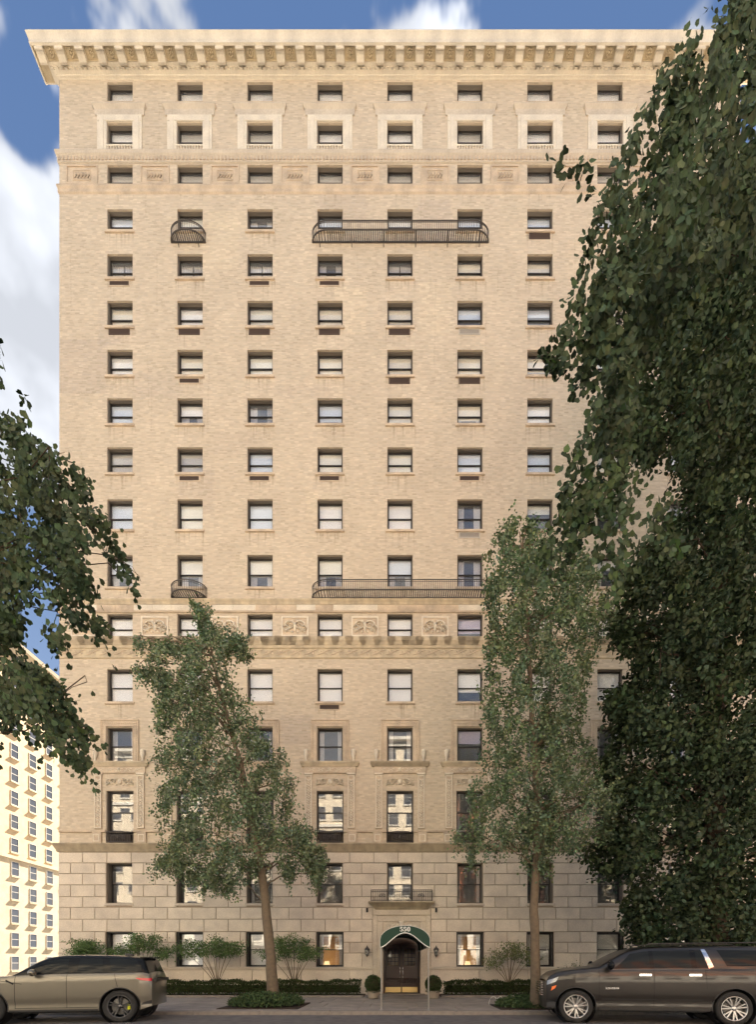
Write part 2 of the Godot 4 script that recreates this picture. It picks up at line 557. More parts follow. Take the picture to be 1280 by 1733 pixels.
func frame_mesh(w: float, h: float, t: float, z0: float, z1: float) -> ArrayMesh:
	var key := "fr%.3f_%.3f_%.3f_%.3f" % [w, h, t, z0]
	if not cache.has(key):
		var m := MB.new()
		m.box(Vector3(-w / 2, 0, z0), Vector3(-w / 2 + t, h, z1))
		m.box(Vector3(w / 2 - t, 0, z0), Vector3(w / 2, h, z1))
		m.box(Vector3(-w / 2 + t, 0, z0), Vector3(w / 2 - t, t, z1))
		m.box(Vector3(-w / 2 + t, h - t, z0), Vector3(w / 2 - t, h, z1))
		cache[key] = m.done()
	return cache[key]

func boxmesh(w: float, h: float, d: float) -> ArrayMesh:
	var key := "bx%.3f_%.3f_%.3f" % [w, h, d]
	if not cache.has(key):
		var m := MB.new()
		m.box(Vector3(-w / 2, 0, -d / 2), Vector3(w / 2, h, d / 2))
		cache[key] = m.done()
	return cache[key]

func pane_mesh(w: float, h: float) -> ArrayMesh:      # insulating glass: two sheets with air between
	var key := "pn%.3f_%.3f" % [w, h]
	if not cache.has(key):
		var m := MB.new()
		m.box(Vector3(-w / 2, 0, -0.004), Vector3(w / 2, h, 0.0))
		m.box(Vector3(-w / 2, 0, -0.02), Vector3(w / 2, h, -0.016))
		cache[key] = m.done()
	return cache[key]

func curtain_mesh(w: float, h: float) -> ArrayMesh:
	var key := "cu%.2f_%.2f" % [w, h]
	if not cache.has(key):
		var m := MB.new()
		var p := []
		var nn := []
		for r in 2:
			for c in 25:
				var t := c / 24.0
				var z := 0.025 * sin(t * 34.0) + 0.01 * sin(t * 71.0 + 1.0)
				var dz := 0.85 * cos(t * 34.0) / w
				p.append(Vector3((t - 0.5) * w * (1.0 - 0.12 * (1 - r)), h * r, z))
				nn.append(Vector3(-dz, 0, 1).normalized())
		m.grid(p, nn, 2, 25)
		cache[key] = m.done()
	return cache[key]

func window(row: int, i: int, z: float, reveal: float, style: Dictionary) -> void:
	var w := 2 * half(row) / 36.0
	var bot: float = ENDS[row] if row != 2 else 1408
	var h: float = (bot - TOPS[row]) / 36.0
	var o := group("window", bld, Vector3(wx(col(i)), wy(bot), z - reveal))
	var fm: Material = M.frame_black if row == 0 else M.frame
	var t := 0.042 if row > 0 else 0.07
	mi("frame", frame_mesh(w + 0.01, h, t, -0.10, 0.0), fm, o)
	mi("lining", frame_mesh(w - 0.004, h, 0.03 if row > 0 else 0.045, 0.004, reveal - 0.07), M.lining if row > 0 else fm, o)
	var hs: float = h / 2.0 - t + 0.02
	var up := mi("sash", frame_mesh(w - 2 * t, hs, 0.035, -0.03, 0.0), fm, o)
	up.position = Vector3(0, h / 2.0 - 0.02, -0.02)
	var lo := mi("sash", frame_mesh(w - 2 * t, hs, 0.04, -0.03, 0.0), fm, o)
	lo.position = Vector3(0, t, -0.055)
	for k in 2:
		var g := mi("pane", pane_mesh(w - 2 * t - 0.07, hs - 0.07), M.glass, o)
		g.position = Vector3(0, (h / 2.0 + 0.015) if k == 0 else t + 0.035, -0.036 if k == 0 else -0.072)
		g.rotation = Vector3(rng.randf_range(-0.006, 0.006), rng.randf_range(-0.008, 0.008), 0)
	var iw := w - 0.06
	var f: float = style.get("blind", 0.0)
	if f > 0.02:
		var b := mi("blind", boxmesh(iw, h * f, 0.008), M[style.get("tone", "blind_white")], o)
		b.position = Vector3(0, h * (1.0 - f), -0.115)
	if style.get("curtain", 0.0) > 0.0:
		var cw: float = iw * style.curtain
		for s in [-1, 1]:
			var c := mi("curtain", curtain_mesh(cw, h), M.curtain, o)
			c.position = Vector3(s * (iw - cw) / 2, 0, -0.2)
	if not row in [2, 5, 14, 15]:
		var s := MB.new()
		s.block(Vector3(-w / 2 - 0.09, -0.115, reveal - 0.02), Vector3(w / 2 + 0.09, 0.0, reveal + 0.07), 0.012)
		mi("sill", s.done(), M.limestone if row < 2 else M.terracotta, o)

func style_of(row: int, i: int) -> Dictionary:
	var r := row + 1
	var k := rng.randf()
	var s := {"blind": 0.0}
	match r:
		1:
			s = {"blind": 1.0, "tone": "blind_white"}
			if i in [3, 5]: s = {"curtain": 0.2, "blind": 0.12, "tone": "blind_cream"}
			if i in [6, 7]: s = {"blind": 1.0, "tone": "blind_grey"}
		2: s = {"curtain": 0.16} if i in [5, 2] else {"blind": 0.0}
		3: s = {"curtain": 0.15} if i == 5 else {"blind": 0.0}
		4: s = {"blind": 0.4, "tone": "blind_lilac"} if i == 5 else {"curtain": 0.22, "blind": 0.0}
		5: s = {"blind": 1.0 if i != 5 else 0.6}
		6: s = {"blind": 1.0} if i != 5 else {"blind": 0.62, "tone": "blind_lilac"}
		7: s = {"blind": 0.52, "curtain": 0.3} if i != 5 else {"curtain": 0.4, "blind": 0.1}
		8: s = {"blind": [0.9, 0.86, 0.95, 0.92, 1.0, 0.35, 0.3, 0.4, 0.2][i], "tone": "blind_white"}
		9: s = {"blind": 1.0, "tone": ["blind_grey", "blind_grey", "blind_white", "blind_white", "blind_white", "blind_white", "blind_white", "blind_white", "blind_white"][i]}
		10: s = {"blind": 0.5 + 0.3 * k, "curtain": 0.35 if i < 2 else 0.2, "tone": "blind_cream" if k < 0.4 else "blind_white"}
		11: s = {"blind": 0.7 + 0.3 * k, "tone": "blind_white" if k < 0.6 else "blind_cream"}
		12: s = {"blind": [0.7, 0.8, 0.75, 0.9, 0.95, 0.4, 0.3, 0.7, 0.6][i], "tone": "blind_cream" if i in [0, 3, 4] else "blind_white"}
		13: s = {"blind": 0.0, "curtain": 0.48} if i < 5 else {"blind": 0.85, "tone": "blind_cream"}  # left curtains added to pale the panes in place of sky reflection
		14: s = {"blind": 0.75 + 0.2 * k if i != 5 else 0.35}
		15: s = {"blind": 0.85, "tone": "blind_grey"}
		16: s = {"blind": 0.7 + 0.3 * k, "tone": "blind_grey" if k < 0.5 else "blind_white"}
		17: s = {"blind": 0.8 + 0.2 * k, "tone": "blind_white"}
	var j := rng.randf()
	if r > 6 and r < 15:
		if s.get("tone", "blind_white") == "blind_white": s.tone = "blind_blue" if j < 0.4 else ("blind_ivory" if j < 0.65 else "blind_white")
		if j > 0.93: s = {"blind": 0.0, "curtain": 0.3}
		elif j > 0.8: s.blind = s.get("blind", 0.0) * 0.6
	return s

func relief_mesh(kind: String, w: float, h: float) -> ArrayMesh:
	var key := "rl%s%.2f_%.2f" % [kind, w, h]
	if cache.has(key): return cache[key]
	var m := MB.new()
	var r := h * 0.055
	if kind == "scroll":     # pair of volutes round a cartouche
		m.ball(Vector3(0, h * 0.5, 0), Vector3(w * 0.07, h * 0.3, 0.035))
		for s in [-1.0, 1.0]:
			for v in 2:
				var c := Vector3(s * w * (0.2 if v == 0 else 0.38), h * (0.56 if v == 0 else 0.42), 0.0)
				var pts := []
				var rr := []
				for q in 15:
					var a := q * 0.75 + v * PI
					var e := h * 0.3 * (1.0 - q / 16.0) * (1.0 if v == 0 else 0.75)
					pts.append(c + Vector3(s * cos(a) * e * 1.1, sin(a) * e, 0.012))
					rr.append(r * (1.0 - q / 22.0))
				m.tube(pts, rr, 5)
			for q in 3: m.ball(Vector3(s * w * (0.12 + 0.15 * q), h * (0.18 + 0.05 * (q % 2)), 0), Vector3(w * 0.045, h * 0.07, 0.025), 4, 6)
			for q in 3: m.ball(Vector3(s * w * (0.11 + 0.14 * q), h * (0.86 - 0.06 * q), 0), Vector3(w * 0.05, h * 0.06, 0.025), 4, 6)
	elif kind == "candelabra":  # upright ornament of a pilaster
		var y := h * 0.04
		var q := 0
		while y < h * 0.95:
			var e: float = w * [0.3, 0.16, 0.36, 0.2][q % 4]
			m.ball(Vector3(0, y, 0), Vector3(e, w * 0.22, 0.022), 4, 6)
			for s in [-1.0, 1.0]: m.ball(Vector3(s * w * 0.3, y + w * 0.24, 0), Vector3(w * 0.12, w * 0.16, 0.016), 4, 5)
			y += w * 0.48
			q += 1
	elif kind == "swag":     # small ribs of a frieze panel
		for q in 5:
			var x := w * (q / 4.0 - 0.5) * 0.84
			m.tube([Vector3(x - w * 0.05, h * 0.12, 0), Vector3(x + w * 0.06, h * 0.5, 0.015), Vector3(x - w * 0.04, h * 0.88, 0)], [r * 1.5, r * 1.9, r * 1.5], 5)
	elif kind == "wave":     # one bay of the running scroll
		var pts := []
		var rr := []
		for q in 13:
			var t := q / 12.0
			pts.append(Vector3(w * (t - 0.5), h * (0.5 - 0.36 * cos(t * PI)), 0.0))
			rr.append(r * 1.5)
		m.tube(pts, rr, 5)
		m.ball(Vector3(-w * 0.2, h * 0.68, 0), Vector3(h * 0.16, h * 0.16, 0.02), 4, 6)
		m.ball(Vector3(w * 0.2, h * 0.32, 0), Vector3(h * 0.16, h * 0.16, 0.02), 4, 6)
	elif kind == "urn":
		m.lathe([Vector2(0, 0), Vector2(w * 0.3, 0), Vector2(w * 0.12, h * 0.15), Vector2(w * 0.22, h * 0.3), Vector2(w * 0.42, h * 0.62), Vector2(w * 0.36, h * 0.82), Vector2(w * 0.48, h * 0.9), Vector2(w * 0.3, h), Vector2(0, h)], Vector3.ZERO, 10)
	elif kind == "baluster":
		m.lathe([Vector2(w * 0.45, 0), Vector2(w * 0.45, h * 0.1), Vector2(w * 0.2, h * 0.2), Vector2(w * 0.48, h * 0.45), Vector2(w * 0.2, h * 0.8), Vector2(w * 0.45, h * 0.9), Vector2(w * 0.45, h)], Vector3.ZERO, 8)
	cache[key] = m.done()
	return cache[key]

func put(called: String, mesh: Mesh, m: Material, parent: Node, where: Vector3) -> MeshInstance3D:
	var o := mi(called, mesh, m, parent)
	o.position = where
	return o

func panel(i_px: float, y0: float, y1: float, w: float, m: Material, kind: String, parent: Node) -> void:
	var h := (y1 - y0) / 36.0
	var o := group("relief_panel", parent, Vector3(wx(i_px), wy(y1), 0))
	var ww := w / 36.0
	put("panel_frame", frame_mesh(ww, h, 0.07, 0.0, 0.045), m, o, Vector3.ZERO)
	put("field", boxmesh(ww - 0.14, h - 0.14, 0.02), M.terracotta if kind == "scroll" else m, o, Vector3(0, 0.07, 0.0))
	if kind == "swag":
		put("panel_frame", frame_mesh(ww * 0.56, h * 0.52, 0.025, 0.0, 0.03), m, o, Vector3(0, h * 0.22, 0.0))
		put("carving", relief_mesh("swag", ww * 0.48, h * 0.42), M.terracotta, o, Vector3(0, h * 0.27, 0.02))
	else:
		put("carving", relief_mesh("scroll", ww - 0.2, h - 0.2), m, o, Vector3(0, 0.1, 0.015)).scale.z = 2.0

func build_apartments() -> void:
	bld = thing("apartment_building", "seventeen-storey tan brick apartment building with limestone base and bracketed cream cornice", "building")
	# brick shell
	var w := MB.new()
	wall_sheet(w, [2, 3, 4, 5, 6, 7, 8, 9, 10, 11, 12, 13, 14, 15, 16], 112, 1442, 0.0, 0.20)
	mi("brick_wall", w.done(), M.brick, bld)
	var sh := MB.new()
	var top := wy(112)
	sh.quad(Vector3(XL, 0, -22), Vector3(XL, 0, 0), Vector3(XL, top, 0), Vector3(XL, top, -22))
	sh.quad(Vector3(XR, 0, 0), Vector3(XR, 0, -22), Vector3(XR, top, -22), Vector3(XR, top, 0))
	sh.quad(Vector3(XR, 0, -22), Vector3(XL, 0, -22), Vector3(XL, top, -22), Vector3(XR, top, -22))
	mi("side_wall", sh.done(), M.brick, bld)
	var rf := MB.new()
	rf.box(Vector3(XL + 0.02, top, -21.98), Vector3(XR - 0.02, top + 0.2, 0.3))
	mi("roof", rf.done(), M.asphalt, bld)
	var core := MB.new()
	core.box(Vector3(XL + 0.3, 0.2, -3.2), Vector3(XR - 0.3, top - 0.2, -3.0))
	mi("interior_wall", core.done(), M.interior, bld)
	for r in 17:
		var y := (wy(ENDS[r]) + (wy(TOPS[r - 1]) if r > 0 else 0.0)) / 2.0
		if r == 0: y = wy(1660)
		var s := MB.new()
		s.box(Vector3(XL + 0.2, y - 0.12, -2.99), Vector3(XR - 0.2, y + 0.1, -0.42))
		mi("floor_slab", s.done(), M.interior, bld)
		for i in 10:
			var p := MB.new()
			var x := wx(col(i) - 59.3)
			p.box(Vector3(x - 0.06, y + 0.1, -2.98), Vector3(x + 0.06, wy(TOPS[r]) + 0.05, -0.44))
			if r < 4: mi("partition", p.done(), M.interior, bld)
	# stone base: backing with the openings and one block per stone
	var b := MB.new()
	wall_sheet(b, [0, 1], 1442, 1690, 0.03, 0.33, true)
	mi("base_wall", b.done(), M.joint, bld)
	var base := group("stone_base", bld)
	var cy := [1443, 1461, 1479, 1498, 1518, 1536, 1556, 1577, 1595, 1613, 1637]
	for k in 10:
		var cuts := []
		for i in 9:
			if cy[k + 1] > 1461 and cy[k] < 1529: cuts.append([col(i) - half(1), col(i) + half(1)])
			if cy[k + 1] > 1577 and i != 4: cuts.append([col(i) - half(0), col(i) + half(0)])
		if cy[k + 1] > 1550: cuts.append([631.0, 729.0])
		cuts.sort_custom(func(p, q): return p[0] < q[0])
		var segs := []
		var a := 100.0
		for c in cuts:
			if c[0] > a: segs.append([a, c[0]])
			a = maxf(a, c[1])
		segs.append([a, 1254.0])
		for s in segs:
			var js := [s[0]]
			var x := 100.0 + (0.0 if k % 2 == 0 else 20.5)
			while x < s[1] - 9.0:
				if x > s[0] + 9.0: js.append(x)
				x += 41.0
			js.append(s[1])
			for q in js.size() - 1:
				var m := MB.new()
				m.block(Vector3(wx(js[q]) + 0.014, wy(cy[k + 1]) + 0.014, 0.02), Vector3(wx(js[q + 1]) - 0.014, wy(cy[k]) - 0.014, 0.075 + rng.randf_range(-0.004, 0.004)), 0.014)
				var kind := 0 if rng.randf() < 0.5 else rng.randi_range(1, 3)
				mi("ashlar_block", m.done(), M["ashlar%d" % kind], base)
	for seg in [[100.0, 631.0], [729.0, 1254.0]]:
		var x: float = seg[0]
		while x < seg[1] - 1.0:
			var e: float = minf(x + 82.0, seg[1])
			if seg[1] - e < 20.0: e = seg[1]
			var m := MB.new()
			m.block(Vector3(wx(x) + 0.01, 0.06, 0.02), Vector3(wx(e) - 0.01, wy(1642), 0.13), 0.012)
			mi("plinth_stone", m.done(), M["ashlar%d" % rng.randi_range(0, 2)], base)
			x = e
		var m2 := MB.new()
		m2.mould([Vector2(0.02, wy(1636)), Vector2(0.15, wy(1637)), Vector2(0.16, wy(1639)), Vector2(0.14, wy(1641.5)), Vector2(0.13, wy(1642))], wx(seg[0]), wx(seg[1]))
		mi("plinth_moulding", m2.done(), M.limestone, base)
	# windows
	for r in 17:
		for i in 9:
			if r == 0 and i == 4: continue
			window(r, i, 0.03 if r < 2 else 0.0, 0.33 if r < 2 else 0.20, style_of(r, i))
	# ground floor rooms: a lamp on a table shows in the two windows beside the door
	for i in [3, 5]:
		var m := MB.new()
		m.box(Vector3(-1.2, 0, -0.05), Vector3(1.2, 1.7, 0.0))
		put("room_panelling", m.done(), M.interior_warm, bld, Vector3(wx(col(i)), wy(1637), -1.9))
	for a in [[3, -0.3, "lit table lamp seen through the ground floor window nearest the leaning tree"], [5, 0.05, "lit table lamp seen through the window between awning and upright tree"]]:
		var t := thing("table_lamp", a[2], "lamp", Vector3(wx(col(a[0])) + a[1], wy(1637) - 0.45, -1.05), 0.0, "lamps in the ground floor rooms")
		var tb := MB.new()
		tb.box(Vector3(-0.35, 0.0, -0.2), Vector3(0.35, 0.03, 0.2))
		for q in 4: tb.box(Vector3((q % 2) * 0.62 - 0.33, -0.6, (q / 2) * 0.3 - 0.17), Vector3((q % 2) * 0.62 - 0.29, 0.0, (q / 2) * 0.3 - 0.13))
		mi("side_table", tb.done(), M.wood_door, t)
		var ft := MB.new()
		ft.lathe([Vector2(0.08, 0.03), Vector2(0.08, 0.05), Vector2(0.02, 0.08), Vector2(0.06, 0.2), Vector2(0.05, 0.32), Vector2(0.012, 0.38), Vector2(0.012, 0.5)], Vector3.ZERO, 14)
		mi("lamp_base", ft.done(), M.brass, t)
		var shd := MB.new()
		shd.lathe([Vector2(0.19, 0.46), Vector2(0.11, 0.74)], Vector3.ZERO, 18)
		mi("lamp_shade", shd.done(), M.lamp_glow, t)
		var ol := OmniLight3D.new()
		ol.name = "lamp_light"
		ol.position = Vector3(0, 0.58, 0)
		ol.light_energy = 0.06
		ol.light_color = Color(1.0, 0.8, 0.5)
		ol.light_size = 0.06
		ol.omni_range = 8.0
		ol.omni_attenuation = 2.0
		ol.shadow_enabled = true
		t.add_child(ol)
	# air-conditioner grilles
	for a in [[13, 0, 0], [13, 2, 0], [13, 3, 0], [14, 6, 1], [12, 0, 1], [12, 1, 1], [12, 2, 1], [12, 3, 1], [12, 4, 1], [12, 5, 2], [11, 1, 0], [11, 4, 1], [11, 5, 1], [9, 1, 0], [9, 2, 0], [9, 3, 0], [9, 5, 0], [8, 5, 2], [5, 3, 0]]:
		var y: float = ENDS[a[0] - 1] + 14.0
		var o := group("vent_grille", bld, Vector3(wx(col(a[1]) - 1), wy(y), 0))
		put("surround", frame_mesh(1.0, 0.29, 0.045, 0.0, 0.02), [M.terracotta, M.vent_brown, M.vent_pale][a[2]], o, Vector3.ZERO)
		put("backing", boxmesh(0.9, 0.19, 0.01), M.vent_slat, o, Vector3(0, 0.05, 0.006))
		for q in 4: put("slat", boxmesh(0.9, 0.022, 0.02), M.vent_pale if a[2] == 2 else M.vent_brown, o, Vector3(0, 0.06 + q * 0.046, 0.012))
	build_cornice()
	build_belts()
	build_window_trim()
	build_balconies()

func build_cornice() -> void:
	var o := group("cornice", bld)
	var P := 0.90
	var yt := 43.70
	var crown := MB.new()
	crown.belt([Vector2(-0.3, yt), Vector2(P, yt), Vector2(P + 0.01, yt - 0.05), Vector2(P - 0.02, yt - 0.09), Vector2(P - 0.07, yt - 0.2), Vector2(P - 0.09, yt - 0.26), Vector2(P - 0.09, yt - 0.40), Vector2(P - 0.16, yt - 0.42), Vector2(P - 0.16, yt - 0.36)], XL, XR, -0.22)
	for sd in [-1.0, 1.0]:
		var xw: float = XL if sd < 0 else XR
		crown.box(Vector3(xw, yt - 0.36, -0.24), Vector3(xw + sd * (P - 0.1), yt - 0.01, -0.2))
	mi("crown", crown.done(), M.cornice_cream, o)
	var so := MB.new()
	so.belt([Vector2(P - 0.15, yt - 0.34), Vector2(0.2, yt - 0.34)], XL, XR, -0.22)
	mi("soffit", so.done(), M.soffit, o)
	var bed := MB.new()
	bed.belt([Vector2(0.34, yt - 0.33), Vector2(0.33, yt - 0.38), Vector2(0.26, yt - 0.40), Vector2(0.20, yt - 0.42), Vector2(0.19, yt - 0.48), Vector2(0.10, yt - 0.50), Vector2(0.09, yt - 0.55), Vector2(0.04, yt - 0.56), Vector2(-0.01, yt - 0.58)], XL, XR, -0.22)
	mi("bed_moulding", bed.done(), M.cornice_cream, o)
	# scrolled modillion: an S under the soffit, 0.36 m wide
	var mod := MB.new()
	var prof := [Vector2(0.33, -0.34), Vector2(0.33, -0.60), Vector2(0.40, -0.62), Vector2(0.47, -0.57), Vector2(0.56, -0.52), Vector2(0.64, -0.51), Vector2(0.70, -0.54), Vector2(0.74, -0.50), Vector2(0.745, -0.43), Vector2(0.72, -0.35)]
	for q in prof.size(): prof[q].y = (prof[q].y + 0.34) * 0.7 - 0.34
	for q in prof.size() - 1:
		var a: Vector2 = prof[q]
		var b: Vector2 = prof[q + 1]
		mod.quad(Vector3(-0.17, a.y, a.x), Vector3(0.17, a.y, a.x), Vector3(0.17, b.y, b.x), Vector3(-0.17, b.y, b.x))
	for s in [-1.0, 1.0]:
		for q in prof.size() - 2:
			var a := Vector3(s * 0.17, -0.34, 0.5)
			var p1 := Vector3(s * 0.17, prof[q].y, prof[q].x)
			var p2 := Vector3(s * 0.17, prof[q + 1].y, prof[q + 1].x)
			if s > 0: mod.tri(a, p2, p1)
			else: mod.tri(a, p1, p2)
	mod.tube([Vector3(-0.19, -0.46, 0.70), Vector3(0.19, -0.46, 0.70)], [0.045, 0.045], 8)
	mod.box(Vector3(-0.21, -0.37, 0.34), Vector3(0.21, -0.335, 0.74))
	var mm := mod.done()
	var ros := MB.new()
	ros.ball(Vector3(0, 0, 0), Vector3(0.05, 0.035, 0.05), 4, 8)
	for q in 8: ros.ball(Vector3(cos(q * PI / 4) * 0.1, 0, sin(q * PI / 4) * 0.1), Vector3(0.045, 0.022, 0.045), 4, 6)
	var rm := ros.done()
	var cof := MB.new()
	cof.box(Vector3(-0.26, 0, -0.2), Vector3(0.26, 0.03, -0.17)); cof.box(Vector3(-0.26, 0, 0.17), Vector3(0.26, 0.03, 0.2))
	cof.box(Vector3(-0.26, 0, -0.17), Vector3(-0.23, 0.03, 0.17)); cof.box(Vector3(0.23, 0, -0.17), Vector3(0.26, 0.03, 0.17))
	var cm := cof.done()
	var nb := 37
	var step := (XR - XL + 0.9) / (nb - 1)
	for k in nb:
		var x := XL - 0.45 + k * step
		put("modillion", mm, M.cornice_cream, o, Vector3(x, yt, 0))
		if k < nb - 1:
			put("rosette", rm, M.soffit, o, Vector3(x + step / 2, yt - 0.36, 0.54))
			put("coffer", cm, M.soffit, o, Vector3(x + step / 2, yt - 0.37, 0.54))
	var dent := MB.new()
	var x := XL - 0.25
	while x < XR + 0.25:
		dent.box(Vector3(x, yt - 0.48, 0.195), Vector3(x + 0.13, yt - 0.425, 0.26))
		x += 0.22
	tag(mi("dentils", dent.done(), M.cornice_cream, o), "", "", "", "stuff")

func build_belts() -> void:
	# below the sixteenth floor
	var o := group("belt_course", bld)
	var m := MB.new()
	m.belt([Vector2(0, wy(258)), Vector2(0.13, wy(260)), Vector2(0.15, wy(262)), Vector2(0.12, wy(266)), Vector2(0.07, wy(268)), Vector2(0.06, wy(277)), Vector2(0, wy(278))], XL, XR)
	mi("moulding", m.done(), M.limestone, o)
	var dn := MB.new()
	var x := XL
	while x < XR:
		dn.box(Vector3(x, wy(275), 0.06), Vector3(x + 0.09, wy(269), 0.10))
		x += 0.17
	tag(mi("dentils", dn.done(), M.terracotta, o), "", "", "", "stuff")
	var m2 := MB.new()
	m2.belt([Vector2(0, wy(314)), Vector2(0.09, wy(316)), Vector2(0.09, wy(319)), Vector2(0.05, wy(322)), Vector2(0.05, wy(327)), Vector2(0, wy(329))], XL, XR)
	mi("moulding", m2.done(), M.terracotta, o)
	for i in 10:
		panel(col(0) - 64 if i == 0 else col(i) - 59.3, 281, 313, 54.0 if i == 0 else 49.0, M.terracotta, "swag", o)
	# sixth floor
	var p := group("belt_course", bld)
	var a := MB.new()
	a.belt([Vector2(0, wy(1014)), Vector2(0.12, wy(1015.5)), Vector2(0.13, wy(1018)), Vector2(0.08, wy(1021)), Vector2(0.06, wy(1024)), Vector2(0.03, wy(1024.5))], XL, XR)
	mi("moulding", a.done(), M.ochre_cornice, p)
	x = 100.0
	while x < 1253.0:
		var e: float = minf(x + rng.randf_range(30.0, 38.0), 1254.0)
		var q := MB.new()
		q.block(Vector3(wx(x) + 0.006, wy(1034), 0.0), Vector3(wx(e) - 0.006, wy(1024.5), 0.05 + rng.randf_range(0, 0.004)), 0.008)
		mi("terracotta_block", q.done(), M.terracotta if rng.randf() < 0.5 else M.cream_stone, p)
		x = e
	var a2 := MB.new()
	a2.belt([Vector2(0, wy(1034)), Vector2(0.07, wy(1035)), Vector2(0.07, wy(1037)), Vector2(0, wy(1038))], XL, XR)
	mi("moulding", a2.done(), M.terracotta, p)
	for i in 10: panel(col(i) - 59.3, 1044, 1078, 46.0, M.cream_stone, "scroll", p)
	x = 94.0
	while x < 1258.0:
		var q := MB.new()
		var e: float = minf(x + 23.7, 1260.0)
		q.mould([Vector2(0, wy(1079)), Vector2(0.19, wy(1081)), Vector2(0.21, wy(1084)), Vector2(0.20, wy(1088)), Vector2(0.15, wy(1091)), Vector2(0.12, wy(1094)), Vector2(0, wy(1094.5))], wx(x) + 0.008, wx(e) - 0.008, -0.002)
		mi("cornice_stone", q.done(), M.ochre_cornice if rng.randf() < 0.7 else M.mossy, p)
		x = e
	var a3 := MB.new()
	a3.belt([Vector2(0, wy(1092)), Vector2(0.1, wy(1094)), Vector2(0.08, wy(1098)), Vector2(0.03, wy(1099)), Vector2(0.03, wy(1111)), Vector2(0.05, wy(1112)), Vector2(0.05, wy(1114)), Vector2(0, wy(1115))], XL, XR)
	mi("moulding", a3.done(), M.ochre_cornice, p)
	var wv := relief_mesh("wave", 0.62, 0.3)
	x = XL + 0.3
	while x < XR:
		put("running_scroll", wv, M.terracotta, p, Vector3(x, wy(1110.3), 0.035))
		x += 0.64
	# above the stone base
	var s := group("belt_course", bld)
	var b := MB.new()
	b.belt([Vector2(0, wy(1427)), Vector2(0.2, wy(1428)), Vector2(0.22, wy(1430)), Vector2(0.18, wy(1433)), Vector2(0.14, wy(1436)), Vector2(0.10, wy(1439)), Vector2(0.08, wy(1442)), Vector2(0, wy(1442.5))], XL, XR)
	mi("moulding", b.done(), M.mossy, s)
	for i in 10:
		var x0: float = 100.0 if i == 0 else col(i - 1) + 23.0
		var x1: float = 1254.0 if i == 9 else col(i) - 23.0
		var c := MB.new()
		c.block(Vector3(wx(x0) + 0.003, wy(1409), 0.0), Vector3(wx(x1) - 0.003, wy(1405), 0.09), 0.015)
		mi("sill_course", c.done(), M.terracotta, s)

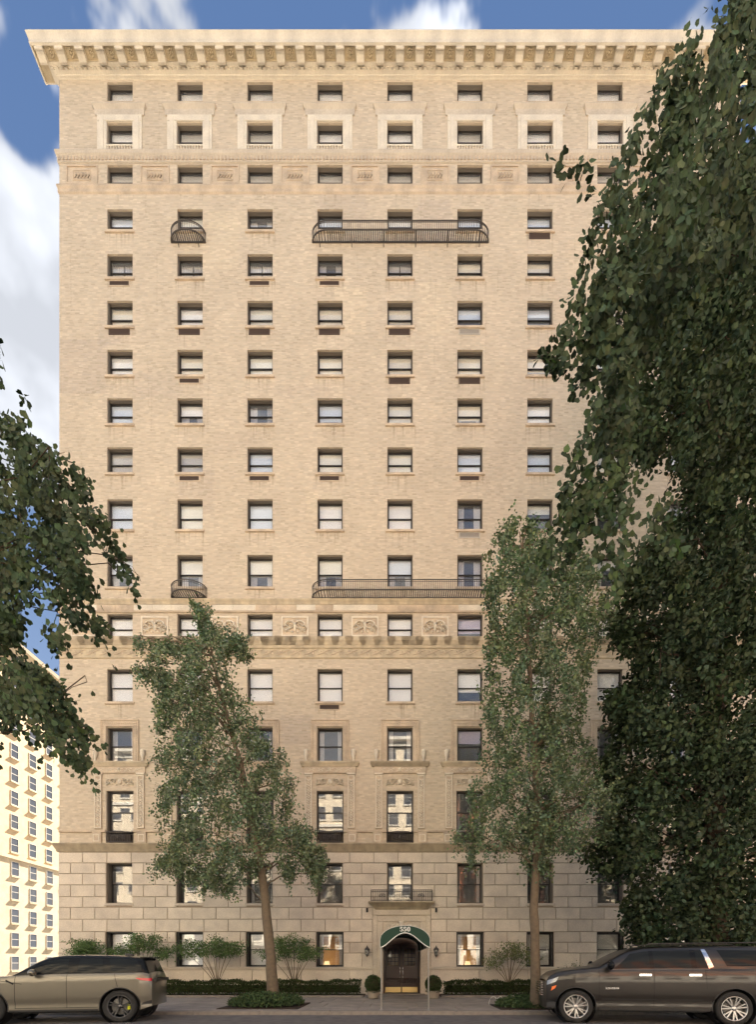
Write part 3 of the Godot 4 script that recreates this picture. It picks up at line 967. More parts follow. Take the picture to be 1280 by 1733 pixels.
func build_window_trim() -> void:
	for i in 9:
		var c := col(i)
		# sixteenth floor: white architrave and hood
		var o := group("window_surround", bld, Vector3(wx(c), 0, 0))
		for s in [-1.0, 1.0]:
			var j := MB.new()
			var x0: float = minf(s * 21.8, s * 38.0) / 36.0
			var x1: float = maxf(s * 21.8, s * 38.0) / 36.0
			j.block(Vector3(x0, wy(258), 0.0), Vector3(x1, wy(207), 0.05), 0.015)
			j.block(Vector3((x0 + x1) / 2 - 0.1, wy(257), 0.05), Vector3((x0 + x1) / 2 + 0.1, wy(200), 0.08), 0.02)
			mi("jamb", j.done(), M.cream_stone, o)
		var h := MB.new()
		h.block(Vector3(-38 / 36.0, wy(207), 0.0), Vector3(38 / 36.0, wy(197), 0.06), 0.015)
		mi("lintel", h.done(), M.cream_stone, o)
		var hd := MB.new()
		hd.mould([Vector2(0, wy(180)), Vector2(0.13, wy(181)), Vector2(0.15, wy(183.5)), Vector2(0.10, wy(186)), Vector2(0.06, wy(188)), Vector2(0.04, wy(197)), Vector2(0, wy(197))], -40 / 36.0, 40 / 36.0)
		mi("hood", hd.done(), M.limestone, o)
		var sl := MB.new()
		sl.block(Vector3(-0.62, wy(249.5), -0.02), Vector3(0.62, wy(247), 0.06), 0.01)
		mi("sill", sl.done(), M.cream_stone, o)
		for q in 9: put("baluster", relief_mesh("baluster", 0.09, 0.22), M.cream_stone, o, Vector3(-0.52 + q * 0.13, wy(257.6), 0.05))
		# fourth floor: beaded architrave with urns
		var f := group("window_surround", bld, Vector3(wx(c), 0, 0))
		for s in [-1.0, 1.0]:
			var j := MB.new()
			j.block(Vector3(minf(s * 22, s * 32.5) / 36.0, wy(1289), 0.0), Vector3(maxf(s * 22, s * 32.5) / 36.0, wy(1230), 0.05), 0.012)
			var y := wy(1287)
			while y < wy(1222):
				j.ball(Vector3(s * 28.5 / 36.0, y, 0.05), Vector3(0.035, 0.035, 0.03), 4, 6)
				y += 0.1
			mi("jamb", j.done(), M.terracotta, f)
			var e := MB.new()
			e.block(Vector3(s * 31.5 / 36.0 - 0.025, wy(1289), 0.045), Vector3(s * 31.5 / 36.0 + 0.025, wy(1219), 0.075), 0.008)
			e.block(Vector3(s * 23.3 / 36.0 - 0.025, wy(1289), 0.045), Vector3(s * 23.3 / 36.0 + 0.025, wy(1229), 0.07), 0.008)
			mi("fillet", e.done(), M.terracotta, f)
			put("urn", relief_mesh("urn", 0.26, 0.55), M.cream_stone, f, Vector3(s * 40 / 36.0, wy(1289.5), 0.08))
		var l := MB.new()
		l.block(Vector3(-32.5 / 36.0, wy(1230), 0.0), Vector3(32.5 / 36.0, wy(1220), 0.05), 0.012)
		l.block(Vector3(-32.5 / 36.0, wy(1220.5), 0.04), Vector3(32.5 / 36.0, wy(1218.5), 0.08), 0.008)
		var x := -0.78
		while x < 0.8:
			l.ball(Vector3(x, wy(1225), 0.05), Vector3(0.035, 0.035, 0.03), 4, 6)
			x += 0.1
		mi("lintel", l.done(), M.terracotta, f)
		# third floor: pilasters, frieze and cornice
		var d := group("window_aedicule", bld, Vector3(wx(c), 0, 0))
		var k := MB.new()
		k.mould([Vector2(0, wy(1288.5)), Vector2(0.16, wy(1290)), Vector2(0.17, wy(1292.5)), Vector2(0.13, wy(1295)), Vector2(0.09, wy(1298)), Vector2(0, wy(1298.5))], -44 / 36.0, 44 / 36.0)
		mi("cornice", k.done(), M.mossy if i % 3 == 1 else M.ochre_cornice, d)
		var fr := MB.new()
		fr.block(Vector3(-44 / 36.0, wy(1309), 0.0), Vector3(44 / 36.0, wy(1298), 0.07), 0.01)
		mi("frieze", fr.done(), M.terracotta, d)
		for q in 5:
			put("carving", relief_mesh("wave", 0.36, 0.18), M.cream_stone, d, Vector3(-0.86 + q * 0.43, wy(1307), 0.075))
		put("boss", relief_mesh("urn", 0.14, 0.16), M.cream_stone, d, Vector3(0, wy(1306.5), 0.08))
		put("carving", relief_mesh("scroll", 52 / 36.0, 15 / 36.0), M.cream_stone, d, Vector3(0, wy(1331), 0.015)).scale.z = 2.2
		for s in [-1.0, 1.0]:
			var q := MB.new()
			q.block(Vector3(minf(s * 30, s * 42) / 36.0, wy(1403), 0.0), Vector3(maxf(s * 30, s * 42) / 36.0, wy(1312), 0.055), 0.01)
			mi("pilaster", q.done(), M.terracotta, d)
			var bd := frame_mesh(12 / 36.0 - 0.02, 89 / 36.0, 0.045, 0.05, 0.085)
			put("fillet", bd, M.cream_stone, d, Vector3(s * 36 / 36.0, wy(1402), 0))
			put("carving", relief_mesh("candelabra", 0.24, 2.3), M.cream_stone, d, Vector3(s * 1.0, wy(1400), 0.055)).scale.z = 2.0
			var cp := MB.new()
			cp.block(Vector3(s * 1.0 - 0.2, wy(1312), 0.0), Vector3(s * 1.0 + 0.2, wy(1309), 0.11), 0.02)
			mi("capital", cp.done(), M.cream_stone, d)
			var pd := MB.new()
			pd.block(Vector3(s * 1.05 - 0.22, wy(1427.5), 0.0), Vector3(s * 1.05 + 0.22, wy(1409), 0.1), 0.012)
			mi("pedestal", pd.done(), M.terracotta, d)
			put("fillet", frame_mesh(0.3, 0.34, 0.04, 0.1, 0.12), M.cream_stone, d, Vector3(s * 1.05, wy(1425), 0))
		# iron window guard
		var g := group("window_guard", bld, Vector3(wx(c), wy(1427.5), 0))
		var n := 13
		var bars := MB.new()
		var rail := []
		var low := []
		for q in n:
			var t := q / float(n - 1)
			var gx := (t - 0.5) * 1.24
			var gz := 0.04 + 0.14 * sin(t * PI)
			bars.tube([Vector3(gx, 0.03, gz), Vector3(gx, 0.5, gz)], [0.012, 0.012], 4)
			rail.append(Vector3(gx, 0.52, gz))
			low.append(Vector3(gx, 0.05, gz))
		mi("bars", bars.done(), M.iron, g)
		var rl := MB.new()
		var rad := []
		for q in n: rad.append(0.022)
		rl.tube(rail, rad, 5)
		rl.tube(low, rad, 5)
		mi("rail", rl.done(), M.iron, g)
		put("ornament", relief_mesh("scroll", 0.7, 0.3), M.iron, g, Vector3(0, 0.12, 0.19))
		if i in [0, 1, 3]: put("grille_box", boxmesh(1.0, 0.4, 0.06), M.vent_slat, g, Vector3(0, 0.04, -0.06))

func iron_balcony(px0: float, px1: float, yfloor: float, depth: float, rise: float, rounded: bool, label: String) -> void:
	var x0 := wx(px0)
	var x1 := wx(px1)
	var y := wy(yfloor)
	var o := group("iron_balcony", bld, Vector3(0, y, 0))
	o.set_meta("label", label)
	var plan := []
	var c := (x0 + x1) / 2
	var r := (x1 - x0) / 2
	if rounded:
		for q in 25:
			var a := PI * (1.0 - q / 24.0)
			plan.append(Vector3(c + cos(a) * r, 0, sin(a) * depth))
	else:
		var e := 0.75
		for q in 9:
			var a := PI / 2 * q / 8.0
			plan.append(Vector3(x0 + e - cos(a) * e, 0, sin(a) * depth))
		var n := int((x1 - x0 - 2 * e) / 0.1)
		for q in range(1, n): plan.append(Vector3(lerpf(x0 + e, x1 - e, q / float(n)), 0, depth))
		for q in 9:
			var a := PI / 2 * (1.0 - q / 8.0)
			plan.append(Vector3(x1 - e + cos(a) * e, 0, sin(a) * depth))
	var rad := []
	for q in plan: rad.append(0.022)
	var rail := MB.new()
	rail.tube(plan.map(func(v): return v + Vector3(0, rise, 0)), rad, 5)
	rail.tube(plan.map(func(v): return v + Vector3(0, rise * 0.82, 0)), rad.map(func(v): return v * 0.6), 4)
	mi("rail", rail.done(), M.iron, o)
	var rim := MB.new()
	rim.tube(plan, rad.map(func(v): return v * 1.3), 5)
	rim.box(Vector3(x0, -0.03, 0.0), Vector3(x1, 0.03, 0.04))
	mi("rim", rim.done(), M.iron, o)
	var bars := MB.new()
	var step := 0
	for q in plan:
		step += 1
		if step % 1 == 0: bars.tube([q, q + Vector3(0, rise, 0)], [0.009, 0.009], 4)
	mi("bars", bars.done(), M.iron, o)
	var gr := MB.new()      # floor of iron slats running out from the wall
	for q in plan.size():
		var p: Vector3 = plan[q]
		gr.box(Vector3(p.x - 0.018, -0.02, 0.02), Vector3(p.x + 0.018, 0.012, maxf(p.z, 0.03)))
	mi("floor_slats", gr.done(), M.iron, o)
	var bx := x0 + 0.35
	while bx < x1 - 0.3:
		var s := MB.new()
		s.tube([Vector3(bx, -0.015, depth * 0.92), Vector3(bx, -0.05, 0.1), Vector3(bx, -0.22, 0.0)], [0.018, 0.02, 0.018], 5)
		mi("bracket", s.done(), M.iron, o)
		bx += (0.94 if rounded else 1.5)

func build_balconies() -> void:
	iron_balcony(290, 348, 411, 0.42, 0.42, true, "small curved iron balcony under fourteenth floor window")
	iron_balcony(529, 827, 411, 0.40, 0.42, false, "long iron balcony across three fourteenth floor windows")
	iron_balcony(291, 350, 1013, 0.55, 0.46, true, "small curved iron balcony under seventh floor window")
	iron_balcony(529, 835, 1013, 0.53, 0.46, false, "long iron balcony across three seventh floor windows")
	# stone balcony over the entrance
	var o := group("stone_balcony", bld, Vector3(wx(680), 0, 0))
	var s := MB.new()
	s.mould([Vector2(0, wy(1526.5)), Vector2(0.42, wy(1527)), Vector2(0.44, wy(1529)), Vector2(0.38, wy(1531)), Vector2(0.30, wy(1533)), Vector2(0.2, wy(1536)), Vector2(0.12, wy(1540)), Vector2(0, wy(1541))], -40 / 36.0, 40 / 36.0, 0.06)
	mi("slab", s.done(), M.mossy, o)
	var fs := MB.new()
	fs.block(Vector3(-48.5 / 36.0, wy(1549), 0.0), Vector3(48.5 / 36.0, wy(1534), 0.16), 0.01)
	mi("fascia", fs.done(), M.limestone, o)
	var rails := MB.new()
	var y0 := wy(1527) + 0.01
	var y1 := wy(1508.5)
	var hw := 51 / 36.0
	for y in [y0 + 0.03, y1, y1 - 0.08]: rails.tube([Vector3(-hw, y, 0.08), Vector3(-hw, y, 0.44), Vector3(hw, y, 0.44), Vector3(hw, y, 0.08)], [0.017, 0.017, 0.017, 0.017], 5)
	mi("rail", rails.done(), M.iron, o)
	var bars := MB.new()
	var x := -hw
	while x <= hw + 0.01:
		bars.tube([Vector3(x, y0, 0.44), Vector3(x, y1, 0.44)], [0.009, 0.009], 4)
		x += hw / 14.0
	for q in 4:
		for sd in [-1, 1]: bars.tube([Vector3(sd * hw, y0, 0.1 + q * 0.1), Vector3(sd * hw, y1, 0.1 + q * 0.1)], [0.009, 0.009], 4)
	mi("bars", bars.done(), M.iron, o)
	for sd in [-1, 1]: put("ornament", relief_mesh("scroll", 0.3, 0.22), M.iron, o, Vector3(sd * 0.9, y0 + 0.14, 0.44))

# ---------------------------------------------------------------- entrance
func build_entrance() -> void:
	# doorway stonework and doors belong to the building
	var cx := wx(680)
	var o := group("door_surround", bld, Vector3(cx, 0, 0))
	for s in [-1.0, 1.0]:
		var j := MB.new()
		j.block(Vector3(minf(s * 41, s * 48.8) / 36.0, 0.1, 0.02), Vector3(maxf(s * 41, s * 48.8) / 36.0, wy(1549), 0.11), 0.012)
		j.block(Vector3(minf(s * 31.5, s * 41) / 36.0, 0.1, 0.0), Vector3(maxf(s * 31.5, s * 41) / 36.0, wy(1560), 0.09), 0.012)
		mi("jamb", j.done(), M.limestone, o)
	var h := MB.new()
	h.block(Vector3(-41 / 36.0, wy(1560), 0.02), Vector3(41 / 36.0, wy(1549), 0.09), 0.012)
	h.block(Vector3(-31.5 / 36.0, wy(1581), 0.0), Vector3(31.5 / 36.0, wy(1560), 0.04), 0.012)
	mi("lintel", h.done(), M.limestone, o)
	put("carving", relief_mesh("scroll", 1.6, 0.5), M.cream_stone, o, Vector3(0, wy(1580), 0.05))
	put("keystone", relief_mesh("urn", 0.3, 0.4), M.cream_stone, o, Vector3(0, wy(1573), 0.1))
	var st := MB.new()
	st.slab(Vector3(-1.1, 0.06, -0.5), Vector3(1.1, WALK + 0.05, 0.3), 0.015)
	mi("threshold", st.done(), M.granite, o)
	var z := -0.42
	var fr := MB.new()
	fr.box(Vector3(-31.5 / 36.0, WALK + 0.05, z - 0.1), Vector3(-28.5 / 36.0, wy(1581), 0.0))
	fr.box(Vector3(29.2 / 36.0, WALK + 0.05, z - 0.1), Vector3(31.5 / 36.0, wy(1581), z + 0.08))
	fr.box(Vector3(-28.5 / 36.0, wy(1598), z - 0.1), Vector3(29.2 / 36.0, wy(1581), z + 0.06))
	mi("door_frame", fr.done(), M.wood_door, o)
	var y0 := WALK + 0.06
	var y1 := wy(1598)
	for s in [-1, 1]:
		var w := 28.4 / 36.0
		var lx: float = cx + s * (w / 2 + 0.006)
		var d := group("door", bld, Vector3(lx, y0, z))
		var hh := y1 - y0
		var gy0 := 1.30
		var gy1 := hh - 0.22
		var gw := 0.5
		var b := MB.new()
		b.box(Vector3(-w / 2, 0, -0.05), Vector3(w / 2, gy0, 0.0))
		b.box(Vector3(-w / 2, gy1, -0.05), Vector3(w / 2, hh, 0.0))
		b.box(Vector3(-w / 2, gy0, -0.05), Vector3(-gw / 2, gy1, 0.0))
		b.box(Vector3(gw / 2, gy0, -0.05), Vector3(w / 2, gy1, 0.0))
		for c in 2: b.box(Vector3(-gw / 2 + (c + 1) * gw / 3 - 0.014, gy0, -0.045), Vector3(-gw / 2 + (c + 1) * gw / 3 + 0.014, gy1, -0.005))
		for r in 3: b.box(Vector3(-gw / 2, gy0 + (r + 1) * (gy1 - gy0) / 4 - 0.014, -0.045), Vector3(gw / 2, gy0 + (r + 1) * (gy1 - gy0) / 4 + 0.014, -0.006))
		mi("leaf", b.done(), M.wood_door, d)
		put("panel", frame_mesh(0.52, 0.62, 0.03, 0.0, 0.014), M.wood_door, d, Vector3(0, 0.4, 0))
		for c in 3:
			for r in 4:
				var g := put("pane", boxmesh(gw / 3 - 0.03, (gy1 - gy0) / 4 - 0.03, 0.006), M.glass, d, Vector3(-gw / 2 + (c + 0.5) * gw / 3, gy0 + r * (gy1 - gy0) / 4 + 0.015, -0.025))
				g.rotation = Vector3(rng.randf_range(-0.02, 0.02), rng.randf_range(-0.02, 0.02), 0)
		put("kick_plate", boxmesh(w - 0.05, 0.25, 0.008), M.brass, d, Vector3(0, 0.02, 0.006))
		var k := MB.new()
		var hx: float = -s * (w / 2 - 0.06)
		k.tube([Vector3(hx, 0.86, 0.01), Vector3(hx, 0.88, 0.05), Vector3(hx, 1.06, 0.05), Vector3(hx, 1.08, 0.01)], [0.016, 0.016, 0.016, 0.016], 6)
		k.ball(Vector3(hx, 1.18, 0.01), Vector3(0.03, 0.04, 0.02), 5, 8)
		k.ball(Vector3(hx, 0.74, 0.01), Vector3(0.025, 0.025, 0.02), 5, 8)
		mi("handle", k.done(), M.chrome, d)
	var vest := MB.new()
	vest.box(Vector3(cx - 1.6, 0.1, -2.9), Vector3(cx + 1.6, 3.2, -2.8))
	mi("lobby_wall", vest.done(), M.interior_warm, bld)
	# awning on two poles
	var ax := cx
	var zf := 7.2
	var aw := thing("entrance_awning", "dark green barrel awning with white trim on two slim poles before the doors", "awning", Vector3(ax, 0, 0))
	var R := 0.79
	var outer := []
	outer.append(Vector2(-R, 2.13))
	for q in 25:
		var a := PI * (1.0 - q / 24.0)
		outer.append(Vector2(cos(a) * R, 2.34 + sin(a) * 0.46))
	outer.append(Vector2(R, 2.13))
	var can := MB.new()
	for q in outer.size() - 1:
		var a: Vector2 = outer[q]
		var b: Vector2 = outer[q + 1]
		can.quad(Vector3(a.x, a.y, 0.14), Vector3(a.x, a.y, zf), Vector3(b.x, b.y, zf), Vector3(b.x, b.y, 0.14))
		var a2 := a - Vector2(a.x, a.y - 2.2).normalized() * 0.012
		var b2 := b - Vector2(b.x, b.y - 2.2).normalized() * 0.012
		can.quad(Vector3(b2.x, b2.y, 0.14), Vector3(b2.x, b2.y, zf), Vector3(a2.x, a2.y, zf), Vector3(a2.x, a2.y, 0.14))
	mi("canopy", can.done(), M.awning_green, aw)
	var band := MB.new()
	var trim := []
	var rad := []
	var inner := func(x: float) -> float: return 2.11 + 0.46 * pow(0.5 + 0.5 * cos(PI * minf(absf(x) / R, 1.0)), 0.8)
	for q in 48:
		var xa := -R + 2 * R * q / 48.0
		var xb := -R + 2 * R * (q + 1) / 48.0
		var oa := 2.34 + 0.46 * sqrt(maxf(0, 1 - xa * xa / (R * R)))
		var ob := 2.34 + 0.46 * sqrt(maxf(0, 1 - xb * xb / (R * R)))
		band.quad(Vector3(xa, inner.call(xa), zf + 0.012), Vector3(xb, inner.call(xb), zf + 0.012), Vector3(xb, ob, zf + 0.012), Vector3(xa, oa, zf + 0.012))
		band.quad(Vector3(xb, inner.call(xb), zf + 0.002), Vector3(xa, inner.call(xa), zf + 0.002), Vector3(xa, oa, zf + 0.002), Vector3(xb, ob, zf + 0.002))
		band.quad(Vector3(xa, oa, zf + 0.012), Vector3(xb, ob, zf + 0.012), Vector3(xb, ob, zf + 0.002), Vector3(xa, oa, zf + 0.002))
	mi("valance", band.done(), M.awning_green, aw)
	for q in 49:
		var xa := -R + 2 * R * q / 48.0
		trim.append(Vector3(xa, inner.call(xa), zf + 0.008))
		rad.append(0.016)
	var tm := MB.new()
	tm.tube(trim, rad, 6)
	mi("trim", tm.done(), M.awning_white, aw)
	var tm2 := MB.new()
	var edge := []
	rad = []
	for p in outer:
		edge.append(Vector3(p.x, p.y, zf + 0.008))
		rad.append(0.008)
	tm2.tube(edge, rad, 5)
	mi("trim", tm2.done(), M.awning_white, aw)
	for q in 4:
		var hoop := []
		rad = []
		for p in outer:
			hoop.append(Vector3(p.x * 0.96, p.y - 0.03, 0.3 + q * 2.25))
			rad.append(0.014)
		var hm := MB.new()
		hm.tube(hoop, rad, 5)
		mi("hoop", hm.done(), M.steel, aw)
	for s in [-1, 1]:
		var p := MB.new()
		p.lathe([Vector2(0.07, WALK), Vector2(0.07, WALK + 0.02), Vector2(0.03, WALK + 0.035), Vector2(0.024, WALK + 0.1), Vector2(0.024, 2.2), Vector2(0.0, 2.21)], Vector3(s * (R - 0.04), 0, zf - 0.06), 10)
		mi("pole", p.done(), M.steel, aw)
		var rl := MB.new()
		rl.tube([Vector3(s * (R - 0.03), 2.14, 0.15), Vector3(s * (R - 0.03), 2.14, zf - 0.02)], [0.016, 0.016], 6)
		mi("side_rail", rl.done(), M.steel, aw)
	var tx := TextMesh.new()
	var fnt := SystemFont.new()
	fnt.font_names = PackedStringArray(["Droid Serif"])
	fnt.font_weight = 700
	tx.font = fnt
	tx.text = "550"
	tx.font_size = 48
	tx.pixel_size = 0.0042
	tx.depth = 0.006
	put("lettering", tx, M.letter_white, aw, Vector3(0, 2.685, zf + 0.017))
	# wall lanterns and small floodlights
	for s in [-1, 1]:
		var l := thing("wall_lantern", "black iron wall lantern beside the green awning, on the side of the " + ("bronze car" if s < 0 else "dark brown car"), "lantern", Vector3(cx + s * 58 / 36.0, wy(1611), 0.24), 0.0, "lanterns flanking the entrance")
		var b := MB.new()
		b.tube([Vector3(0, -0.12, -0.17), Vector3(0, -0.2, -0.1), Vector3(0, -0.17, 0.0)], [0.018, 0.018, 0.018], 6)
		b.box(Vector3(-0.05, -0.2, -0.18), Vector3(0.05, 0.02, -0.16))
		mi("bracket", b.done(), M.iron, l)
		var c := MB.new()
		c.lathe([Vector2(0, -0.26), Vector2(0.02, -0.22), Vector2(0.05, -0.17), Vector2(0.065, -0.15), Vector2(0.06, -0.13)], Vector3.ZERO, 6)
		c.lathe([Vector2(0.12, 0.1), Vector2(0.13, 0.12), Vector2(0.06, 0.2), Vector2(0.03, 0.22), Vector2(0.03, 0.26), Vector2(0, 0.31)], Vector3.ZERO, 6)
		for q in 6:
			var a := TAU * q / 6
			c.tube([Vector3(cos(a) * 0.065, -0.14, sin(a) * 0.065), Vector3(cos(a) * 0.115, 0.11, sin(a) * 0.115)], [0.008, 0.008], 4)
		mi("cage", c.done(), M.iron, l)
		var g := MB.new()
		g.lathe([Vector2(0.06, -0.135), Vector2(0.108, 0.1)], Vector3.ZERO, 6)
		mi("glass", g.done(), M.lantern_glass, l)
		var sp := thing("wall_floodlight", "tiny black floodlight on the stone above the lantern nearer the " + ("bronze car" if s < 0 else "dark brown car"), "floodlight", Vector3(cx + s * 58 / 36.0, wy(1541), 0.075), 0.0, "floodlights above the lanterns")
		var fb := MB.new()
		fb.tube([Vector3(0, -0.1, 0.1), Vector3(0, 0.1, 0.13)], [0.05, 0.05], 8)
		mi("housing", fb.done(), M.frame_black, sp)
		var fm := MB.new()
		fm.box(Vector3(-0.03, -0.03, 0.0), Vector3(0.03, 0.03, 0.09))
		mi("mount", fm.done(), M.frame_black, sp)

# ---------------------------------------------------------------- other buildings
func simple_block(o: Node3D, W: float, H: float, dep: float, floors: int, bays: int, wall: Material, low: Material, nlow: int, trim: Material, ww: float, wh: float, frames: Material) -> void:
	# local frame: facade in the plane z = 0 facing +z, x from 0 to W
	var fh := H / floors
	var pitch := W / bays
	var body := MB.new()
	body.box(Vector3(0, fh * nlow, -dep), Vector3(W, H, 0))
	mi("wall", body.done(), wall, o)
	var b2 := MB.new()
	b2.box(Vector3(-0.02, 0, -dep), Vector3(W + 0.02, fh * nlow, 0.06))
	mi("base_wall", b2.done(), low, o)
	for f in floors:
		for b in bays:
			var z := 0.06 if f < nlow else 0.0
			var g := group("window", o, Vector3((b + 0.5) * pitch, (f + 0.3) * fh, z))
			put("frame", frame_mesh(ww + 0.1, wh + 0.1, 0.05, 0.0, 0.05), frames, g, Vector3(0, -0.05, 0))
			put("pane", boxmesh(ww, wh, 0.02), M.dark_pane, g, Vector3(0, 0, 0.012))
			put("meeting_rail", boxmesh(ww, 0.06, 0.03), frames, g, Vector3(0, wh / 2, 0.02))
			put("sill", boxmesh(ww + 0.3, 0.12, 0.16), trim, g, Vector3(0, -0.23, 0.08))
	for f in [nlow, floors - 2]:
		var s := MB.new()
		s.box(Vector3(-0.1, fh * f - 0.05, -0.3), Vector3(W + 0.1, fh * f + 0.3, 0.22))
		mi("string_course", s.done(), trim, o)
	var c := MB.new()
	c.mould([Vector2(0.0, H + 0.3), Vector2(0.8, H + 0.3), Vector2(0.75, H - 0.1), Vector2(0.3, H - 0.3), Vector2(0.15, H - 0.8), Vector2(0, H - 0.8)], 0, W)
	c.quad(Vector3(0, H + 0.3, 0.0), Vector3(W, H + 0.3, 0.0), Vector3(W, H + 0.3, -dep), Vector3(0, H + 0.3, -dep))
	mi("cornice", c.done(), trim, o)

func build_neighbours() -> void:
	mat("dark_pane", lin(0.07, 0.075, 0.085), 0.05, 0.0, 0.6)
	mat("white_frame", lin(0.45, 0.42, 0.37), 0.7)
	# sunlit block across the side street: facade faces the street, running back from the avenue
	var o := thing("apartment_block", "sunlit yellow brick apartment block with pale lower floors across the side street", "building", Vector3(-42.0, 0, -18.0), PI / 2)
	simple_block(o, 44.0, 36.4, 16.0, 14, 17, M.yellow_brick, M.pale_stucco, 5, M.pale_stucco, 0.95, 1.45, M.white_frame)
	var ph := MB.new()
	ph.box(Vector3(9.0, 36.7, -7.0), Vector3(14.0, 40.6, -2.2))
	ph.box(Vector3(8.8, 40.6, -7.2), Vector3(14.2, 40.9, -2.0))
	mi("penthouse", ph.done(), M.pale_stucco, o)
	for q in 3:
		var bal := MB.new()
		bal.box(Vector3(5.0, 21.0 - q * 5.2, 0.0), Vector3(8.0, 21.16 - q * 5.2, 0.9))
		for k in 16: bal.box(Vector3(5.0 + k * 0.197, 21.16 - q * 5.2, 0.86), Vector3(5.03 + k * 0.197, 22.0 - q * 5.2, 0.89))
		bal.box(Vector3(5.0, 22.0 - q * 5.2, 0.85), Vector3(8.0, 22.05 - q * 5.2, 0.9))
		mi("balcony", bal.done(), M.iron, o)
	# the far side of the avenue, seen in the window panes
	var specs := [[-46.0, 22.0, 31.0, 9, 8, "bounce_cream_brick", "sunlit pale cream brick block across the avenue, end of the row"], [-23.8, 17.0, 27.5, 8, 7, "bounce_cream_brick", "sunlit cream brick town block of middling height across the avenue"],
		[-6.6, 15.0, 33.0, 10, 6, "bounce_cream_brick", "narrow tall pale cream brick block opposite the green awning"], [8.6, 18.0, 26.0, 8, 7, "red_brick", "low red brick block with pale base across the avenue"], [26.8, 24.0, 30.0, 9, 9, "pale_stucco", "pale plastered block across the avenue beyond the red ones"]]
	for s in specs:
		var b := thing("avenue_building", s[6], "building", Vector3(s[0] + s[1], 0, 44.0), PI, "buildings across the avenue")
		simple_block(b, s[1], s[2], 12.0, s[3], s[4], M[s[5]], M.white_stone, 2, M.white_stone, 1.3, 1.9, M.white_frame)
	# next door to the right, behind the trees
	var n := thing("neighbour_building", "grey stone building next door, mostly hidden behind the dark trees", "building", Vector3(XR + 0.5, 0, -0.6))
	simple_block(n, 30.0, 34.0, 20.0, 11, 7, M.limestone, M.limestone, 2, M.limestone, 1.2, 1.7, M.frame)

# ---------------------------------------------------------------- foliage
func fan_leaf() -> ArrayMesh:
	if cache.has("fan"): return cache.fan
	var m := MB.new()
	var b := Vector3(0, 0, 0)
	var rim := []
	for q in 7:
		var a := lerpf(-0.95, 0.95, q / 6.0)
		var r: float = [0.86, 1.0, 1.02, 0.86, 1.0, 1.02, 0.86][q]
		rim.append(Vector3(sin(a) * r * 0.5, -0.25 - cos(a) * r * 0.85, 0.10 * absf(a) * absf(a) - 0.05))
	for q in 6: m.tri(Vector3(0, -0.22, 0), rim[q], rim[q + 1])
	m.tri(b + Vector3(-0.015, 0, 0), b + Vector3(0.015, 0, 0), Vector3(0, -0.24, 0))
	cache.fan = m.done()
	return cache.fan

func oval_leaf() -> ArrayMesh:
	if cache.has("oval"): return cache.oval
	var m := MB.new()
	m.tri(Vector3(0, 0, 0), Vector3(-0.32, -0.45, 0.06), Vector3(0, -0.5, -0.03))
	m.tri(Vector3(0, 0, 0), Vector3(0, -0.5, -0.03), Vector3(0.32, -0.45, 0.06))
	m.tri(Vector3(-0.32, -0.45, 0.06), Vector3(-0.2, -0.85, 0.0), Vector3(0, -0.5, -0.03))
	m.tri(Vector3(0.32, -0.45, 0.06), Vector3(0, -0.5, -0.03), Vector3(0.2, -0.85, 0.0))
	m.tri(Vector3(0, -0.5, -0.03), Vector3(-0.2, -0.85, 0.0), Vector3(0.2, -0.85, 0.0))
	cache.oval = m.done()
	return cache.oval

func multimesh(called: String, mesh: Mesh, ts: Array, cs: Array, m: Material, parent: Node) -> MultiMeshInstance3D:
	var mm := MultiMesh.new()
	mm.transform_format = MultiMesh.TRANSFORM_3D
	mm.use_colors = true
	mm.mesh = mesh
	mm.instance_count = ts.size()
	for i in ts.size():
		mm.set_instance_transform(i, ts[i])
		mm.set_instance_color(i, cs[i])
	var o := MultiMeshInstance3D.new()
	o.name = called
	o.multimesh = mm
	o.material_override = m
	parent.add_child(o, true)
	return o

func leaf_basis(size: float, droop: float) -> Basis:
	# leaf hangs along -y; droop 1 = all hanging, 0 = any way
	var b := Basis(Vector3.UP, rng.randf() * TAU)
	b = b * Basis(Vector3.RIGHT, rng.randfn(0.0, 1.3 * (1.0 - droop) + 0.45)) * Basis(Vector3.BACK, rng.randfn(0.0, 0.6))
	return b.scaled(Vector3.ONE * size * rng.randf_range(0.75, 1.2))

func leaf_tone(base: Color, vary: float) -> Color:
	var k := 1.0 + rng.randf_range(-vary, vary)
	var y := rng.randf_range(0.9, 1.15)
	return Color(base.r * k * y, base.g * k, base.b * k * rng.randf_range(0.8, 1.1))

func in_poly(p: Vector2, polys: Array) -> bool:
	for q in polys:
		if Geometry2D.is_point_in_polygon(p, q): return true
	return false

